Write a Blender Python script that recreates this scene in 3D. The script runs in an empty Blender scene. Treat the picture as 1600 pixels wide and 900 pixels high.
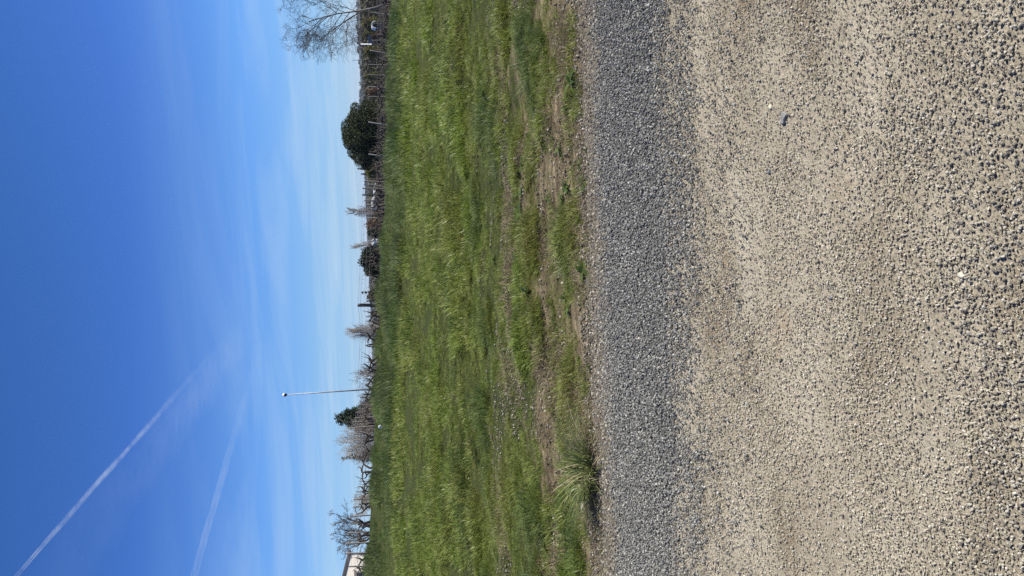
import bpy, math, random
import numpy as np
from mathutils import Vector, Matrix

sc = bpy.context.scene
COL = sc.collection
R = math.radians

# ------------------------------------------------------------------ camera
# The photograph is a portrait picture lying on its side: the camera is turned a quarter turn.
EYE = Vector((0.0, 0.0, 1.6))
FPX = 1202.0                       # focal length in pixels of the 1600 x 900 photograph
PITCH, ROLL = R(10.6), R(2.5)
FWD = Vector((0, math.cos(PITCH), -math.sin(PITCH)))
_r0, _u0 = Vector((1, 0, 0)), Vector((0, math.sin(PITCH), math.cos(PITCH)))
UPV = _u0 * math.cos(ROLL) + _r0 * math.sin(ROLL)
RGT = _r0 * math.cos(ROLL) - _u0 * math.sin(ROLL)
cam = bpy.data.cameras.new('camera')
cam_o = bpy.data.objects.new('camera', cam)
COL.objects.link(cam_o)
cam.sensor_fit = 'HORIZONTAL'
cam.sensor_width = 34.6
cam.lens = 34.6 / 1600.0 * FPX
cam.clip_start, cam.clip_end = 0.05, 300000.0
X, Y, Z = -UPV, RGT, -FWD
cam_o.matrix_world = Matrix(((X.x, Y.x, Z.x, EYE.x), (X.y, Y.y, Z.y, EYE.y), (X.z, Y.z, Z.z, EYE.z), (0, 0, 0, 1)))
sc.camera = cam_o

# ------------------------------------------------------------------ sky, sun, exposure
SUN_AZ, SUN_EL = R(93), R(45)      # clockwise from +Y
world = bpy.data.worlds.new('World')
sc.world = world
world.use_nodes = True
wn, wl = world.node_tree.nodes, world.node_tree.links
bg = wn['Background']
bg.inputs[1].default_value = 0.098
sky = wn.new('ShaderNodeTexSky')
sky.sky_type = 'NISHITA'
sky.sun_disc = False
sky.sun_elevation, sky.sun_rotation = SUN_EL, SUN_AZ
sky.altitude = 150
sky.air_density, sky.dust_density, sky.ozone_density = 0.8, 0.0, 1.0
hsv = wn.new('ShaderNodeHueSaturation')
hsv.inputs['Saturation'].default_value = 1.0
hsv.inputs['Value'].default_value = 1.0
wl.new(sky.outputs[0], hsv.inputs['Color'])
tcz = wn.new('ShaderNodeTexCoord'); spz = wn.new('ShaderNodeSeparateXYZ'); wl.new(tcz.outputs['Generated'], spz.inputs[0])
# the camera's deep, clean rendering of the blue: one tint by height above the horizon, the same all round
grade = wn.new('ShaderNodeValToRGB'); ge = grade.color_ramp.elements
for q, (ps, cc) in enumerate(((0.0, (.365, .525, .92)), (.02, (.365, .53, .885)), (.06, (.412, .585, .87)), (.136, (.38, .625, .99)), (.274, (.262, .482, .94)), (.40, (.25, .495, .90)))):
    if q > 1: ge.new(ps)
    ge[q].position = ps; ge[q].color = (*cc, 1)
wl.new(spz.outputs[2], grade.inputs[0])
gmul = wn.new('ShaderNodeMix'); gmul.data_type = 'RGBA'; gmul.blend_type = 'MULTIPLY'; gmul.inputs[0].default_value = 1.0
wl.new(hsv.outputs[0], gmul.inputs[6]); wl.new(grade.outputs[0], gmul.inputs[7])
# thin cirrus: noise on a flat cloud layer above the place
tc = wn.new('ShaderNodeTexCoord')
sep = wn.new('ShaderNodeSeparateXYZ')
wl.new(tc.outputs['Generated'], sep.inputs[0])
def wmath(op, a, b=None, clamp=False):
    n = wn.new('ShaderNodeMath'); n.operation = op; n.use_clamp = clamp
    for i, v in enumerate((a, b)):
        if v is None: continue
        if isinstance(v, (int, float)): n.inputs[i].default_value = v
        else: wl.new(v, n.inputs[i])
    return n.outputs[0]
zz = wmath('ADD', wmath('MAXIMUM', sep.outputs[2], 0.0), 0.055)
px, py = wmath('DIVIDE', sep.outputs[0], zz), wmath('DIVIDE', sep.outputs[1], zz)
comb = wn.new('ShaderNodeCombineXYZ')
wl.new(wmath('MULTIPLY', px, 0.62), comb.inputs[0]); wl.new(wmath('ADD', wmath('MULTIPLY', py, 1.0), wmath('MULTIPLY', px, 0.22)), comb.inputs[1])
cn = wn.new('ShaderNodeTexNoise'); cn.inputs['Scale'].default_value = 0.75; cn.inputs['Detail'].default_value = 7; cn.inputs['Roughness'].default_value = 0.58
cn.inputs['Distortion'].default_value = 0.6
wl.new(comb.outputs[0], cn.inputs['Vector'])
cr = wn.new('ShaderNodeMapRange'); cr.inputs[1].default_value = 0.44; cr.inputs[2].default_value = 0.78
wl.new(cn.outputs[0], cr.inputs[0])
low = wn.new('ShaderNodeMapRange'); low.inputs[1].default_value = 0.02; low.inputs[2].default_value = 0.26; low.inputs[3].default_value = 0.55; low.inputs[4].default_value = 0.0
wl.new(sep.outputs[2], low.inputs[0])
cmix = wn.new('ShaderNodeMix'); cmix.data_type = 'RGBA'; cmix.inputs[7].default_value = (4.2, 5.1, 5.9, 1)
wl.new(wmath('MULTIPLY', cr.outputs[0], low.outputs[0]), cmix.inputs[0])
wl.new(gmul.outputs[2], cmix.inputs[6])
wl.new(cmix.outputs[2], bg.inputs[0])

sun_d = bpy.data.lights.new('sun', 'SUN')
sun_d.energy, sun_d.angle, sun_d.color = 5.0, R(0.53), (1.0, 0.945, 0.85)
sun = bpy.data.objects.new('sun', sun_d)
COL.objects.link(sun)
SUNV = Vector((math.sin(SUN_AZ) * math.cos(SUN_EL), math.cos(SUN_AZ) * math.cos(SUN_EL), math.sin(SUN_EL)))
sun.rotation_euler = SUNV.to_track_quat('Z', 'Y').to_euler()

sc.view_settings.view_transform = 'Standard'
sc.view_settings.look = 'None'
sc.view_settings.exposure = 0.6
sc.view_settings.gamma = 1.0
sc.view_settings.use_curve_mapping = False
sc.cycles.max_bounces = 6
sc.cycles.transparent_max_bounces = 16
sc.cycles.sample_clamp_indirect = 2.0
sc.cycles.sample_clamp_direct = 8.0
sc.cycles.use_denoising = False

# ------------------------------------------------------------------ helpers
def ray(u, v):                     # u to the right, v downwards, in the upright picture (900 x 1600)
    return FWD + RGT * ((u - 450) / FPX) + UPV * ((800 - v) / FPX)
def at(u, v, Yd):                  # the point at depth Yd seen at (u, v)
    d = ray(u, v)
    return EYE + d * (Yd / d.y)

def tag(o, label=None, cat=None, group=None, kind=None):
    if label: o['label'] = label
    if cat: o['category'] = cat
    if group: o['group'] = group
    if kind: o['kind'] = kind
    return o

def empty(name, loc, rz=0.0):
    o = bpy.data.objects.new(name, None)
    COL.objects.link(o)
    o.location = loc; o.rotation_euler = (0, 0, rz)
    o.empty_display_size = 0.1
    return o

class MB:
    def __init__(s): s.v, s.f, s.n = [], [], 0
    def add(s, verts, faces):
        b = s.n
        s.v.extend([tuple(p) for p in verts]); s.n += len(verts)
        s.f.extend([tuple(i + b for i in f) for f in faces])
    def tube(s, path, radii, sides=5, cap=True):
        path = [Vector(p) for p in path]; n = len(path); vs, fs = [], []
        ref = Vector((0.31, 0.84, 0.44))
        for i, p in enumerate(path):
            t = (path[min(i + 1, n - 1)] - path[max(i - 1, 0)])
            t = t.normalized() if t.length > 1e-9 else Vector((0, 0, 1))
            a = t.cross(ref)
            if a.length < 1e-3: a = t.cross(Vector((1, 0, 0)))
            a.normalize(); b = t.cross(a)
            r = radii[i] if hasattr(radii, '__len__') else radii
            for k in range(sides):
                an = 2 * math.pi * k / sides
                vs.append(p + a * (r * math.cos(an)) + b * (r * math.sin(an)))
        for i in range(n - 1):
            for k in range(sides):
                k2 = (k + 1) % sides
                fs.append((i * sides + k, i * sides + k2, (i + 1) * sides + k2, (i + 1) * sides + k))
        if cap:
            fs.append(tuple(range(sides))[::-1]); fs.append(tuple((n - 1) * sides + k for k in range(sides)))
        s.add(vs, fs)
    def box(s, c, h, rz=0.0):
        cx, cy, cz = c; hx, hy, hz = h; co, si = math.cos(rz), math.sin(rz); vs = []
        for dz in (-1, 1):
            for dx, dy in ((-1, -1), (1, -1), (1, 1), (-1, 1)):
                x, y = dx * hx, dy * hy
                vs.append((cx + x * co - y * si, cy + x * si + y * co, cz + dz * hz))
        s.add(vs, [(3, 2, 1, 0), (4, 5, 6, 7), (0, 1, 5, 4), (1, 2, 6, 5), (2, 3, 7, 6), (3, 0, 4, 7)])
    def mesh(s, name, smooth=False):
        m = bpy.data.meshes.new(name); m.from_pydata(s.v, [], s.f); m.update()
        if smooth: m.polygons.foreach_set('use_smooth', [True] * len(m.polygons))
        return m
    def build(s, name, mat, parent=None, smooth=False, loc=None):
        o = bpy.data.objects.new(name, s.mesh(name, smooth)); COL.objects.link(o)
        o.data.materials.append(mat)
        if parent: o.parent = parent
        if loc is not None: o.location = loc
        return o

def np_mesh(name, v, f, mat=None, smooth=False):
    m = bpy.data.meshes.new(name)
    m.from_pydata(v.tolist() if hasattr(v, 'tolist') else v, [], f.tolist() if hasattr(f, 'tolist') else f)
    m.update()
    if smooth: m.polygons.foreach_set('use_smooth', [True] * len(m.polygons))
    if mat: m.materials.append(mat)
    return m

# value noise, for layout masks and terrain
def _hash(ix, iy, seed):
    h = (ix.astype(np.int64) * 374761393 + iy.astype(np.int64) * 668265263 + seed * 1442695041) & 0xFFFFFFFF
    h = ((h ^ (h >> 13)) * 1274126177) & 0xFFFFFFFF
    return ((h ^ (h >> 16)) & 0xFFFF) / 65535.0
def vnoise(x, y, seed=0):
    x, y = np.asarray(x, float), np.asarray(y, float)
    ix, iy = np.floor(x), np.floor(y); fx, fy = x - ix, y - iy
    fx, fy = fx * fx * (3 - 2 * fx), fy * fy * (3 - 2 * fy)
    a, b = _hash(ix, iy, seed), _hash(ix + 1, iy, seed)
    c, d = _hash(ix, iy + 1, seed), _hash(ix + 1, iy + 1, seed)
    return (a * (1 - fx) + b * fx) * (1 - fy) + (c * (1 - fx) + d * fx) * fy
def fbm(x, y, seed=0, oct=4):
    s, a, t = 0.0, 0.5, 0.0
    for o in range(oct):
        s = s + a * vnoise(np.asarray(x) * 2 ** o, np.asarray(y) * 2 ** o, seed + o * 17); t += a; a *= 0.5
    return s / t
def sstep(a, b, x):
    t = np.clip((np.asarray(x, float) - a) / (b - a), 0, 1)
    return t * t * (3 - 2 * t)

# ------------------------------------------------------------------ terrain height
VY = 45.0                          # depth of the vineyard's edge
def macro(x, y):
    x, y = np.asarray(x, float), np.asarray(y, float)
    s = np.clip((y - 5.3) / (VY - 5.3), 0, None)
    edge = 0.84 - 0.091 * np.clip(x, -26, 26)
    near = np.minimum(s, 1) * edge
    t = sstep(-0.30, -0.02, x / np.maximum(y, 10))
    far = 2.0 * (1 - t) + (-6.0) * t
    k = sstep(50, 250, y)
    z = near * (1 - k) + far * k
    swell = (fbm(x / 190 + 3.1, y / 190, 5) - 0.5) * 6.0 * sstep(250, 900, y)
    crest = 1.0 * sstep(46.5, 58, y) * (1 - sstep(150, 260, y)) * (1 - sstep(-0.02, 0.14, x / np.maximum(y, 10)))
    return z + swell - crest
def micro(x, y):
    fade = 1 - sstep(9, 14, np.abs(x))
    field = sstep(5.4, 6.4, y) * (1 - sstep(30, 45, y))
    road = (fbm(x / 0.9, y / 0.55, 11, 3) - 0.5) * 0.03
    band = 0.03 * np.exp(-((y - 4.4) / 0.75) ** 2)
    lumps = (fbm(x / 0.45, y / 0.32, 23, 3) - 0.5) * 0.15 + (fbm(x / 2.6, y / 1.3, 29, 3) - 0.5) * 0.16
    return fade * (field * lumps + (1 - field) * (road + band) * (1 - sstep(8, 12, y)))
def ground_z(x, y):
    return macro(x, y) + micro(x, y)
def gz(x, y):
    return float(ground_z(np.array([x]), np.array([y]))[0])

# ------------------------------------------------------------------ materials
def new_mat(name):
    m = bpy.data.materials.new(name); m.use_nodes = True
    nt = m.node_tree; nt.nodes.clear()
    out = nt.nodes.new('ShaderNodeOutputMaterial')
    return m, nt, nt.nodes, nt.links, out

def ramp(nodes, stops, interp='LINEAR'):
    n = nodes.new('ShaderNodeValToRGB'); e = n.color_ramp.elements
    n.color_ramp.interpolation = interp
    while len(e) < len(stops): e.new(0.5)
    for k, (p, c) in enumerate(stops):
        e[k].position = p; e[k].color = (c[0], c[1], c[2], 1)
    return n

def plain(name, col, rough=0.8, var=0.25, scale=8.0, bump=0.0, bscale=40.0, metal=0.0, obj_rand=0.0):
    m, nt, N, L, out = new_mat(name)
    p = N.new('ShaderNodeBsdfPrincipled'); p.inputs['Roughness'].default_value = rough; p.inputs['Metallic'].default_value = metal
    g = N.new('ShaderNodeNewGeometry')
    no = N.new('ShaderNodeTexNoise'); no.inputs['Scale'].default_value = scale; no.inputs['Detail'].default_value = 5
    L.new(g.outputs['Position'], no.inputs['Vector'])
    c = np.array(col)
    r = ramp(N, [(0.25, c * (1 - var)), (0.75, np.minimum(c * (1 + var), 0.95))])
    L.new(no.outputs[0], r.inputs[0])
    src = r.outputs[0]
    if obj_rand:
        oi = N.new('ShaderNodeObjectInfo'); h = N.new('ShaderNodeHueSaturation')
        mr = N.new('ShaderNodeMapRange'); mr.inputs[3].default_value = 1 - obj_rand; mr.inputs[4].default_value = 1 + obj_rand
        L.new(oi.outputs['Random'], mr.inputs[0]); L.new(mr.outputs[0], h.inputs['Value']); L.new(src, h.inputs['Color']); src = h.outputs[0]
    L.new(src, p.inputs['Base Color'])
    if bump:
        nb = N.new('ShaderNodeTexNoise'); nb.inputs['Scale'].default_value = bscale; nb.inputs['Detail'].default_value = 4
        L.new(g.outputs['Position'], nb.inputs['Vector'])
        b = N.new('ShaderNodeBump'); b.inputs['Strength'].default_value = bump; b.inputs['Distance'].default_value = 0.02
        L.new(nb.outputs[0], b.inputs['Height']); L.new(b.outputs[0], p.inputs['Normal'])
    L.new(p.outputs[0], out.inputs[0])
    return m

def leafy(name, stops, patch=None, pscale=(0.35, 0.9), trans=0.35, rough=0.55):
    """Foliage: colour varies per blade (attribute rnd), per tuft and with broad patches over the ground."""
    m, nt, N, L, out = new_mat(name)
    at_ = N.new('ShaderNodeAttribute'); at_.attribute_name = 'rnd'
    oi = N.new('ShaderNodeObjectInfo')
    a = N.new('ShaderNodeMath'); a.operation = 'MULTIPLY_ADD'; a.inputs[1].default_value = 0.55
    b = N.new('ShaderNodeMath'); b.operation = 'MULTIPLY'; b.inputs[1].default_value = 0.45
    L.new(oi.outputs['Random'], b.inputs[0]); L.new(at_.outputs['Fac'], a.inputs[0]); L.new(b.outputs[0], a.inputs[2])
    r = ramp(N, stops); L.new(a.outputs[0], r.inputs[0])
    src = r.outputs[0]
    if patch is not None:
        g = N.new('ShaderNodeNewGeometry'); mp = N.new('ShaderNodeMapping'); mp.inputs['Scale'].default_value = (pscale[0], pscale[1], 0.2)
        L.new(g.outputs['Position'], mp.inputs[0])
        no = N.new('ShaderNodeTexNoise'); no.inputs['Scale'].default_value = 1.0; no.inputs['Detail'].default_value = 5; no.inputs['Roughness'].default_value = 0.6
        L.new(mp.outputs[0], no.inputs['Vector'])
        mr = N.new('ShaderNodeMapRange'); mr.inputs[1].default_value = 0.38; mr.inputs[2].default_value = 0.68; mr.inputs[4].default_value = 0.75
        L.new(no.outputs[0], mr.inputs[0])
        mx = N.new('ShaderNodeMix'); mx.data_type = 'RGBA'; mx.inputs[7].default_value = (*patch, 1)
        L.new(mr.outputs[0], mx.inputs[0]); L.new(src, mx.inputs[6]); src = mx.outputs[2]
    d = N.new('ShaderNodeBsdfPrincipled'); d.inputs['Roughness'].default_value = rough; d.inputs['Specular IOR Level'].default_value = 0.3
    t = N.new('ShaderNodeBsdfTranslucent'); s = N.new('ShaderNodeMixShader'); s.inputs[0].default_value = trans
    L.new(src, d.inputs['Base Color']); L.new(src, t.inputs['Color'])
    L.new(d.outputs[0], s.inputs[1]); L.new(t.outputs[0], s.inputs[2]); L.new(s.outputs[0], out.inputs[0])
    return m

def stone_mat(name, stops, rough=0.85):
    m, nt, N, L, out = new_mat(name)
    p = N.new('ShaderNodeBsdfPrincipled'); p.inputs['Roughness'].default_value = rough; p.inputs['Specular IOR Level'].default_value = 0.25
    oi = N.new('ShaderNodeObjectInfo'); r = ramp(N, stops); L.new(oi.outputs['Random'], r.inputs[0])
    tcn = N.new('ShaderNodeTexCoord'); no = N.new('ShaderNodeTexNoise'); no.inputs['Scale'].default_value = 2.2; no.inputs['Detail'].default_value = 4
    L.new(tcn.outputs['Object'], no.inputs['Vector'])
    h = N.new('ShaderNodeHueSaturation'); mr = N.new('ShaderNodeMapRange'); mr.inputs[3].default_value = 0.7; mr.inputs[4].default_value = 1.3
    L.new(no.outputs[0], mr.inputs[0]); L.new(mr.outputs[0], h.inputs['Value']); L.new(r.outputs[0], h.inputs['Color'])
    L.new(h.outputs[0], p.inputs['Base Color']); L.new(p.outputs[0], out.inputs[0])
    return m

def ground_mat():
    m, nt, N, L, out = new_mat('field_soil')
    p = N.new('ShaderNodeBsdfPrincipled'); p.inputs['Roughness'].default_value = 0.95; p.inputs['Specular IOR Level'].default_value = 0.1
    g = N.new('ShaderNodeNewGeometry')
    def noise(scale, det=6, sx=1, sy=1):
        mp = N.new('ShaderNodeMapping'); mp.inputs['Scale'].default_value = (sx, sy, 1); L.new(g.outputs['Position'], mp.inputs[0])
        no = N.new('ShaderNodeTexNoise'); no.inputs['Scale'].default_value = scale; no.inputs['Detail'].default_value = det; no.inputs['Roughness'].default_value = 0.65
        L.new(mp.outputs[0], no.inputs['Vector']); return no.outputs[0]
    soil = ramp(N, [(0.32, (0.05, 0.039, 0.024)), (0.5, (0.145, 0.115, 0.068)), (0.68, (0.30, 0.245, 0.15))])
    L.new(noise(9, 8, 0.5, 1.2), soil.inputs[0])
    moss_shade = ramp(N, [(0.3, (0.026, 0.034, 0.010)), (0.7, (0.065, 0.075, 0.022))])  # mossy ground, coloured extra dark to paint in shade between the tufts
    L.new(noise(14, 6), moss_shade.inputs[0])
    far = ramp(N, [(0.35, (0.046, 0.042, 0.026)), (0.5, (0.062, 0.056, 0.036)), (0.62, (0.05, 0.056, 0.024))])
    L.new(noise(0.02, 6, 1, 2.2), far.inputs[0])
    sp = N.new('ShaderNodeSeparateXYZ'); L.new(g.outputs['Position'], sp.inputs[0])
    e = N.new('ShaderNodeMapRange'); e.inputs[1].default_value = 5.6; e.inputs[2].default_value = 9.5; e.inputs[3].default_value = -0.12; e.inputs[4].default_value = 0.35
    L.new(sp.outputs[1], e.inputs[0])
    ad = N.new('ShaderNodeMath'); L.new(e.outputs[0], ad.inputs[0]); L.new(noise(1.1, 5, 0.45, 1.5), ad.inputs[1])
    k = N.new('ShaderNodeMapRange'); k.inputs[1].default_value = 0.48; k.inputs[2].default_value = 0.64; L.new(ad.outputs[0], k.inputs[0])
    m1 = N.new('ShaderNodeMix'); m1.data_type = 'RGBA'; L.new(k.outputs[0], m1.inputs[0]); L.new(soil.outputs[0], m1.inputs[6]); L.new(moss_shade.outputs[0], m1.inputs[7])
    f = N.new('ShaderNodeMapRange'); f.inputs[1].default_value = 45; f.inputs[2].default_value = 52; L.new(sp.outputs[1], f.inputs[0])
    m2 = N.new('ShaderNodeMix'); m2.data_type = 'RGBA'; L.new(f.outputs[0], m2.inputs[0]); L.new(m1.outputs[2], m2.inputs[6]); L.new(far.outputs[0], m2.inputs[7])
    L.new(m2.outputs[2], p.inputs['Base Color'])
    b = N.new('ShaderNodeBump'); b.inputs['Strength'].default_value = 0.8; b.inputs['Distance'].default_value = 0.02
    L.new(noise(45, 6), b.inputs['Height']); L.new(b.outputs[0], p.inputs['Normal'])
    L.new(p.outputs[0], out.inputs[0])
    return m

def sand_mat():
    m, nt, N, L, out = new_mat('sand')
    p = N.new('ShaderNodeBsdfPrincipled'); p.inputs['Roughness'].default_value = 0.95; p.inputs['Specular IOR Level'].default_value = 0.12
    g = N.new('ShaderNodeNewGeometry')
    def noise(scale, det=6, rough=0.6, sx=1, sy=1):
        mp = N.new('ShaderNodeMapping'); mp.inputs['Scale'].default_value = (sx, sy, 1); L.new(g.outputs['Position'], mp.inputs[0])
        no = N.new('ShaderNodeTexNoise'); no.inputs['Scale'].default_value = scale; no.inputs['Detail'].default_value = det; no.inputs['Roughness'].default_value = rough
        L.new(mp.outputs[0], no.inputs['Vector']); return no.outputs[0]
    base = ramp(N, [(0.30, (0.22, 0.178, 0.12)), (0.44, (0.345, 0.305, 0.225)), (0.58, (0.415, 0.372, 0.283)), (0.72, (0.45, 0.41, 0.32))])
    L.new(noise(1.7, 7, 0.62, 0.8, 1.5), base.inputs[0])
    grain = ramp(N, [(0.30, (0.34, 0.33, 0.31)), (0.47, (0.92, 0.91, 0.9)), (0.60, (1.15, 1.14, 1.12)), (0.72, (1.6, 1.58, 1.52))])
    L.new(noise(130, 3, 0.7), grain.inputs[0])
    mu = N.new('ShaderNodeMix'); mu.data_type = 'RGBA'; mu.blend_type = 'MULTIPLY'; mu.inputs[0].default_value = 0.85
    L.new(base.outputs[0], mu.inputs[6]); L.new(grain.outputs[0], mu.inputs[7])
    rust = N.new('ShaderNodeMapRange'); rust.inputs[1].default_value = 0.60; rust.inputs[2].default_value = 0.78; rust.inputs[4].default_value = 0.6
    L.new(noise(2.4, 4, 0.6), rust.inputs[0])
    m2 = N.new('ShaderNodeMix'); m2.data_type = 'RGBA'; m2.inputs[7].default_value = (0.30, 0.20, 0.10, 1)
    L.new(rust.outputs[0], m2.inputs[0]); L.new(mu.outputs[2], m2.inputs[6]); L.new(m2.outputs[2], p.inputs['Base Color'])
    b1 = N.new('ShaderNodeBump'); b1.inputs['Strength'].default_value = 0.9; b1.inputs['Distance'].default_value = 0.012
    L.new(noise(28, 8, 0.75), b1.inputs['Height'])
    b2 = N.new('ShaderNodeBump'); b2.inputs['Strength'].default_value = 0.9; b2.inputs['Distance'].default_value = 0.004
    L.new(noise(140, 3, 0.7), b2.inputs['Height']); L.new(b1.outputs[0], b2.inputs['Normal']); L.new(b2.outputs[0], p.inputs['Normal'])
    L.new(p.outputs[0], out.inputs[0])
    return m

M = {}
M['ground'] = ground_mat()
M['sand'] = sand_mat()
M['gravel_bed'] = plain('gravel_bed', (0.115, 0.112, 0.098), 0.95, 0.5, 60, 0.9, 90)
M['grit'] = plain('grit', (0.13, 0.11, 0.075), 0.95, 0.45, 30, 0.9, 60)
GREY = [(0.0, (0.10, 0.098, 0.088)), (0.3, (0.165, 0.163, 0.147)), (0.6, (0.215, 0.211, 0.19)), (0.85, (0.275, 0.27, 0.24)), (1.0, (0.46, 0.45, 0.39))]
M['gravel'] = stone_mat('grey_stone', GREY)
M['pebble'] = stone_mat('tan_stone', [(0.0, (0.11, 0.095, 0.075)), (0.25, (0.30, 0.262, 0.19)), (0.6, (0.41, 0.365, 0.27)), (0.88, (0.47, 0.43, 0.335)), (1.0, (0.55, 0.52, 0.45))])
M['shard'] = stone_mat('brown_stone', [(0.0, (0.085, 0.07, 0.05)), (0.4, (0.17, 0.145, 0.105)), (0.8, (0.28, 0.25, 0.19)), (1.0, (0.45, 0.42, 0.35))])
M['grass'] = leafy('grass_blades', [(0.10, (0.065, 0.108, 0.014)), (0.4, (0.155, 0.225, 0.031)), (0.68, (0.232, 0.298, 0.054)), (0.88, (0.35, 0.385, 0.12)), (1.0, (0.48, 0.46, 0.21))], (0.235, 0.225, 0.068), (0.5, 1.1), trans=0.42, rough=0.42)
M['grass_deep'] = leafy('verge_blades', [(0.05, (0.045, 0.082, 0.018)), (0.5, (0.085, 0.14, 0.032)), (0.85, (0.135, 0.185, 0.050)), (1.0, (0.26, 0.25, 0.11))], (0.13, 0.14, 0.058), (0.3, 0.3))
M['straw'] = leafy('straw_blades', [(0.0, (0.10, 0.075, 0.045)), (0.45, (0.21, 0.165, 0.095)), (0.8, (0.33, 0.275, 0.17)), (1.0, (0.47, 0.41, 0.28))], None, trans=0.2, rough=0.7)
M['tussock'] = leafy('tussock_blades', [(0.05, (0.09, 0.13, 0.03)), (0.40, (0.19, 0.235, 0.07)), (0.7, (0.34, 0.36, 0.155)), (1.0, (0.54, 0.51, 0.31))], None, trans=0.35, rough=0.4)
M['broadleaf'] = leafy('weed_leaves', [(0.0, (0.05, 0.085, 0.012)), (0.6, (0.10, 0.145, 0.022)), (1.0, (0.17, 0.21, 0.05))], None, trans=0.3, rough=0.35)
M['post_wood'] = plain('weathered_wood', (0.20, 0.175, 0.145), 0.9, 0.35, 14, 0.4, 60, obj_rand=0.25)
M['post_dark'] = plain('tarred_wood', (0.035, 0.033, 0.034), 0.85, 0.3, 14, 0.3, 60)
M['post_pale'] = plain('pale_post', (0.30, 0.28, 0.245), 0.8, 0.2, 14)
M['vine'] = plain('vine_bark', (0.045, 0.034, 0.027), 0.95, 0.4, 25, 0.6, 60, obj_rand=0.35)
M['cane'] = plain('vine_cane', (0.085, 0.068, 0.050), 0.85, 0.3, 20, obj_rand=0.3)
M['wire'] = plain('galvanised_wire', (0.22, 0.22, 0.23), 0.5, 0.15, 10, metal=0.6)
M['pole'] = plain('galvanised_pole', (0.34, 0.345, 0.35), 0.55, 0.25, 3, metal=0.2)
M['lamp_white'] = plain('lamp_white', (0.80, 0.80, 0.78), 0.35, 0.04, 5)
M['lamp_dark'] = plain('lamp_housing', (0.03, 0.03, 0.035), 0.45, 0.1, 5)
M['birch_bark'] = plain('birch_bark', (0.22, 0.195, 0.165), 0.85, 0.85, 3, 0.4, 30)
M['twig_dark'] = plain('dark_twigs', (0.075, 0.058, 0.048), 0.9, 0.3, 10)
M['twig_red'] = plain('russet_catkins', (0.16, 0.085, 0.06), 0.9, 0.3, 10)
M['twig_grey'] = plain('grey_twigs', (0.21, 0.185, 0.16), 0.9, 0.3, 6)
M['twig_pale'] = plain('pale_twigs', (0.34, 0.30, 0.24), 0.9, 0.25, 6)
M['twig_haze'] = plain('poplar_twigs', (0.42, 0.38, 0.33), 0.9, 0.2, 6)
M['pine'] = leafy('pine_needles', [(0.0, (0.010, 0.016, 0.005)), (0.6, (0.022, 0.033, 0.009)), (1.0, (0.085, 0.098, 0.022))], None, trans=0.08, rough=0.7)
M['evergreen'] = leafy('evergreen_leaves', [(0.0, (0.014, 0.022, 0.010)), (0.6, (0.032, 0.044, 0.016)), (1.0, (0.06, 0.068, 0.025))], None, trans=0.1, rough=0.7)
M['fir'] = leafy('fir_needles', [(0.0, (0.012, 0.028, 0.016)), (0.6, (0.028, 0.052, 0.028)), (1.0, (0.06, 0.09, 0.045))], None, trans=0.08, rough=0.7)
M['willow'] = leafy('willow_buds', [(0.0, (0.10, 0.095, 0.022)), (0.6, (0.17, 0.16, 0.04)), (1.0, (0.25, 0.235, 0.075))], None, trans=0.3, rough=0.7)
M['thicket'] = leafy('bare_thicket', [(0.0, (0.045, 0.040, 0.026)), (0.5, (0.078, 0.068, 0.044)), (1.0, (0.12, 0.105, 0.068))], (0.075, 0.08, 0.032), (0.05, 0.05), trans=0.1, rough=0.9)
M['rust_bush'] = leafy('russet_twigs', [(0.0, (0.10, 0.055, 0.03)), (0.6, (0.17, 0.10, 0.055)), (1.0, (0.24, 0.16, 0.09))], None, trans=0.1, rough=0.9)
M['far_wood'] = leafy('far_wood', [(0.0, (0.035, 0.045, 0.035)), (0.5, (0.06, 0.068, 0.05)), (1.0, (0.10, 0.098, 0.07))], (0.085, 0.08, 0.06), (0.01, 0.01), trans=0.05, rough=0.9)
M['wall'] = plain('render_wall', (0.68, 0.63, 0.54), 0.9, 0.06, 2.0, 0.15, 40)
M['roof'] = plain('dark_roof', (0.06, 0.048, 0.045), 0.8, 0.3, 5, 0.3, 20)
M['glass'] = plain('window_glass', (0.02, 0.022, 0.025), 0.1, 0.1, 2)
M['frame'] = plain('window_frame', (0.20, 0.18, 0.15), 0.6, 0.1, 5)
M['white'] = plain('white_paint', (0.80, 0.80, 0.78), 0.5, 0.05, 4)
M['grey_sheet'] = plain('grey_sheet', (0.32, 0.33, 0.34), 0.6, 0.15, 2)
M['navy'] = plain('navy_paint', (0.018, 0.028, 0.07), 0.35, 0.1, 3)
M['rubber'] = plain('rubber', (0.02, 0.02, 0.02), 0.9, 0.1, 9)
M['petal'] = plain('petal', (0.80, 0.79, 0.74), 0.7, 0.05, 9)
M['slate'] = plain('slate_stone', (0.23, 0.225, 0.21), 0.8, 0.3, 25, 0.5, 60)
M['cream_stone'] = plain('cream_stone', (0.56, 0.51, 0.38), 0.8, 0.12, 30, 0.3, 80)
M['dark_stone'] = plain('dark_stone', (0.13, 0.135, 0.14), 0.8, 0.3, 30, 0.4, 80)
M['pink_stone'] = plain('pink_stone', (0.42, 0.33, 0.28), 0.85, 0.15, 30, 0.4, 80)

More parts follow.
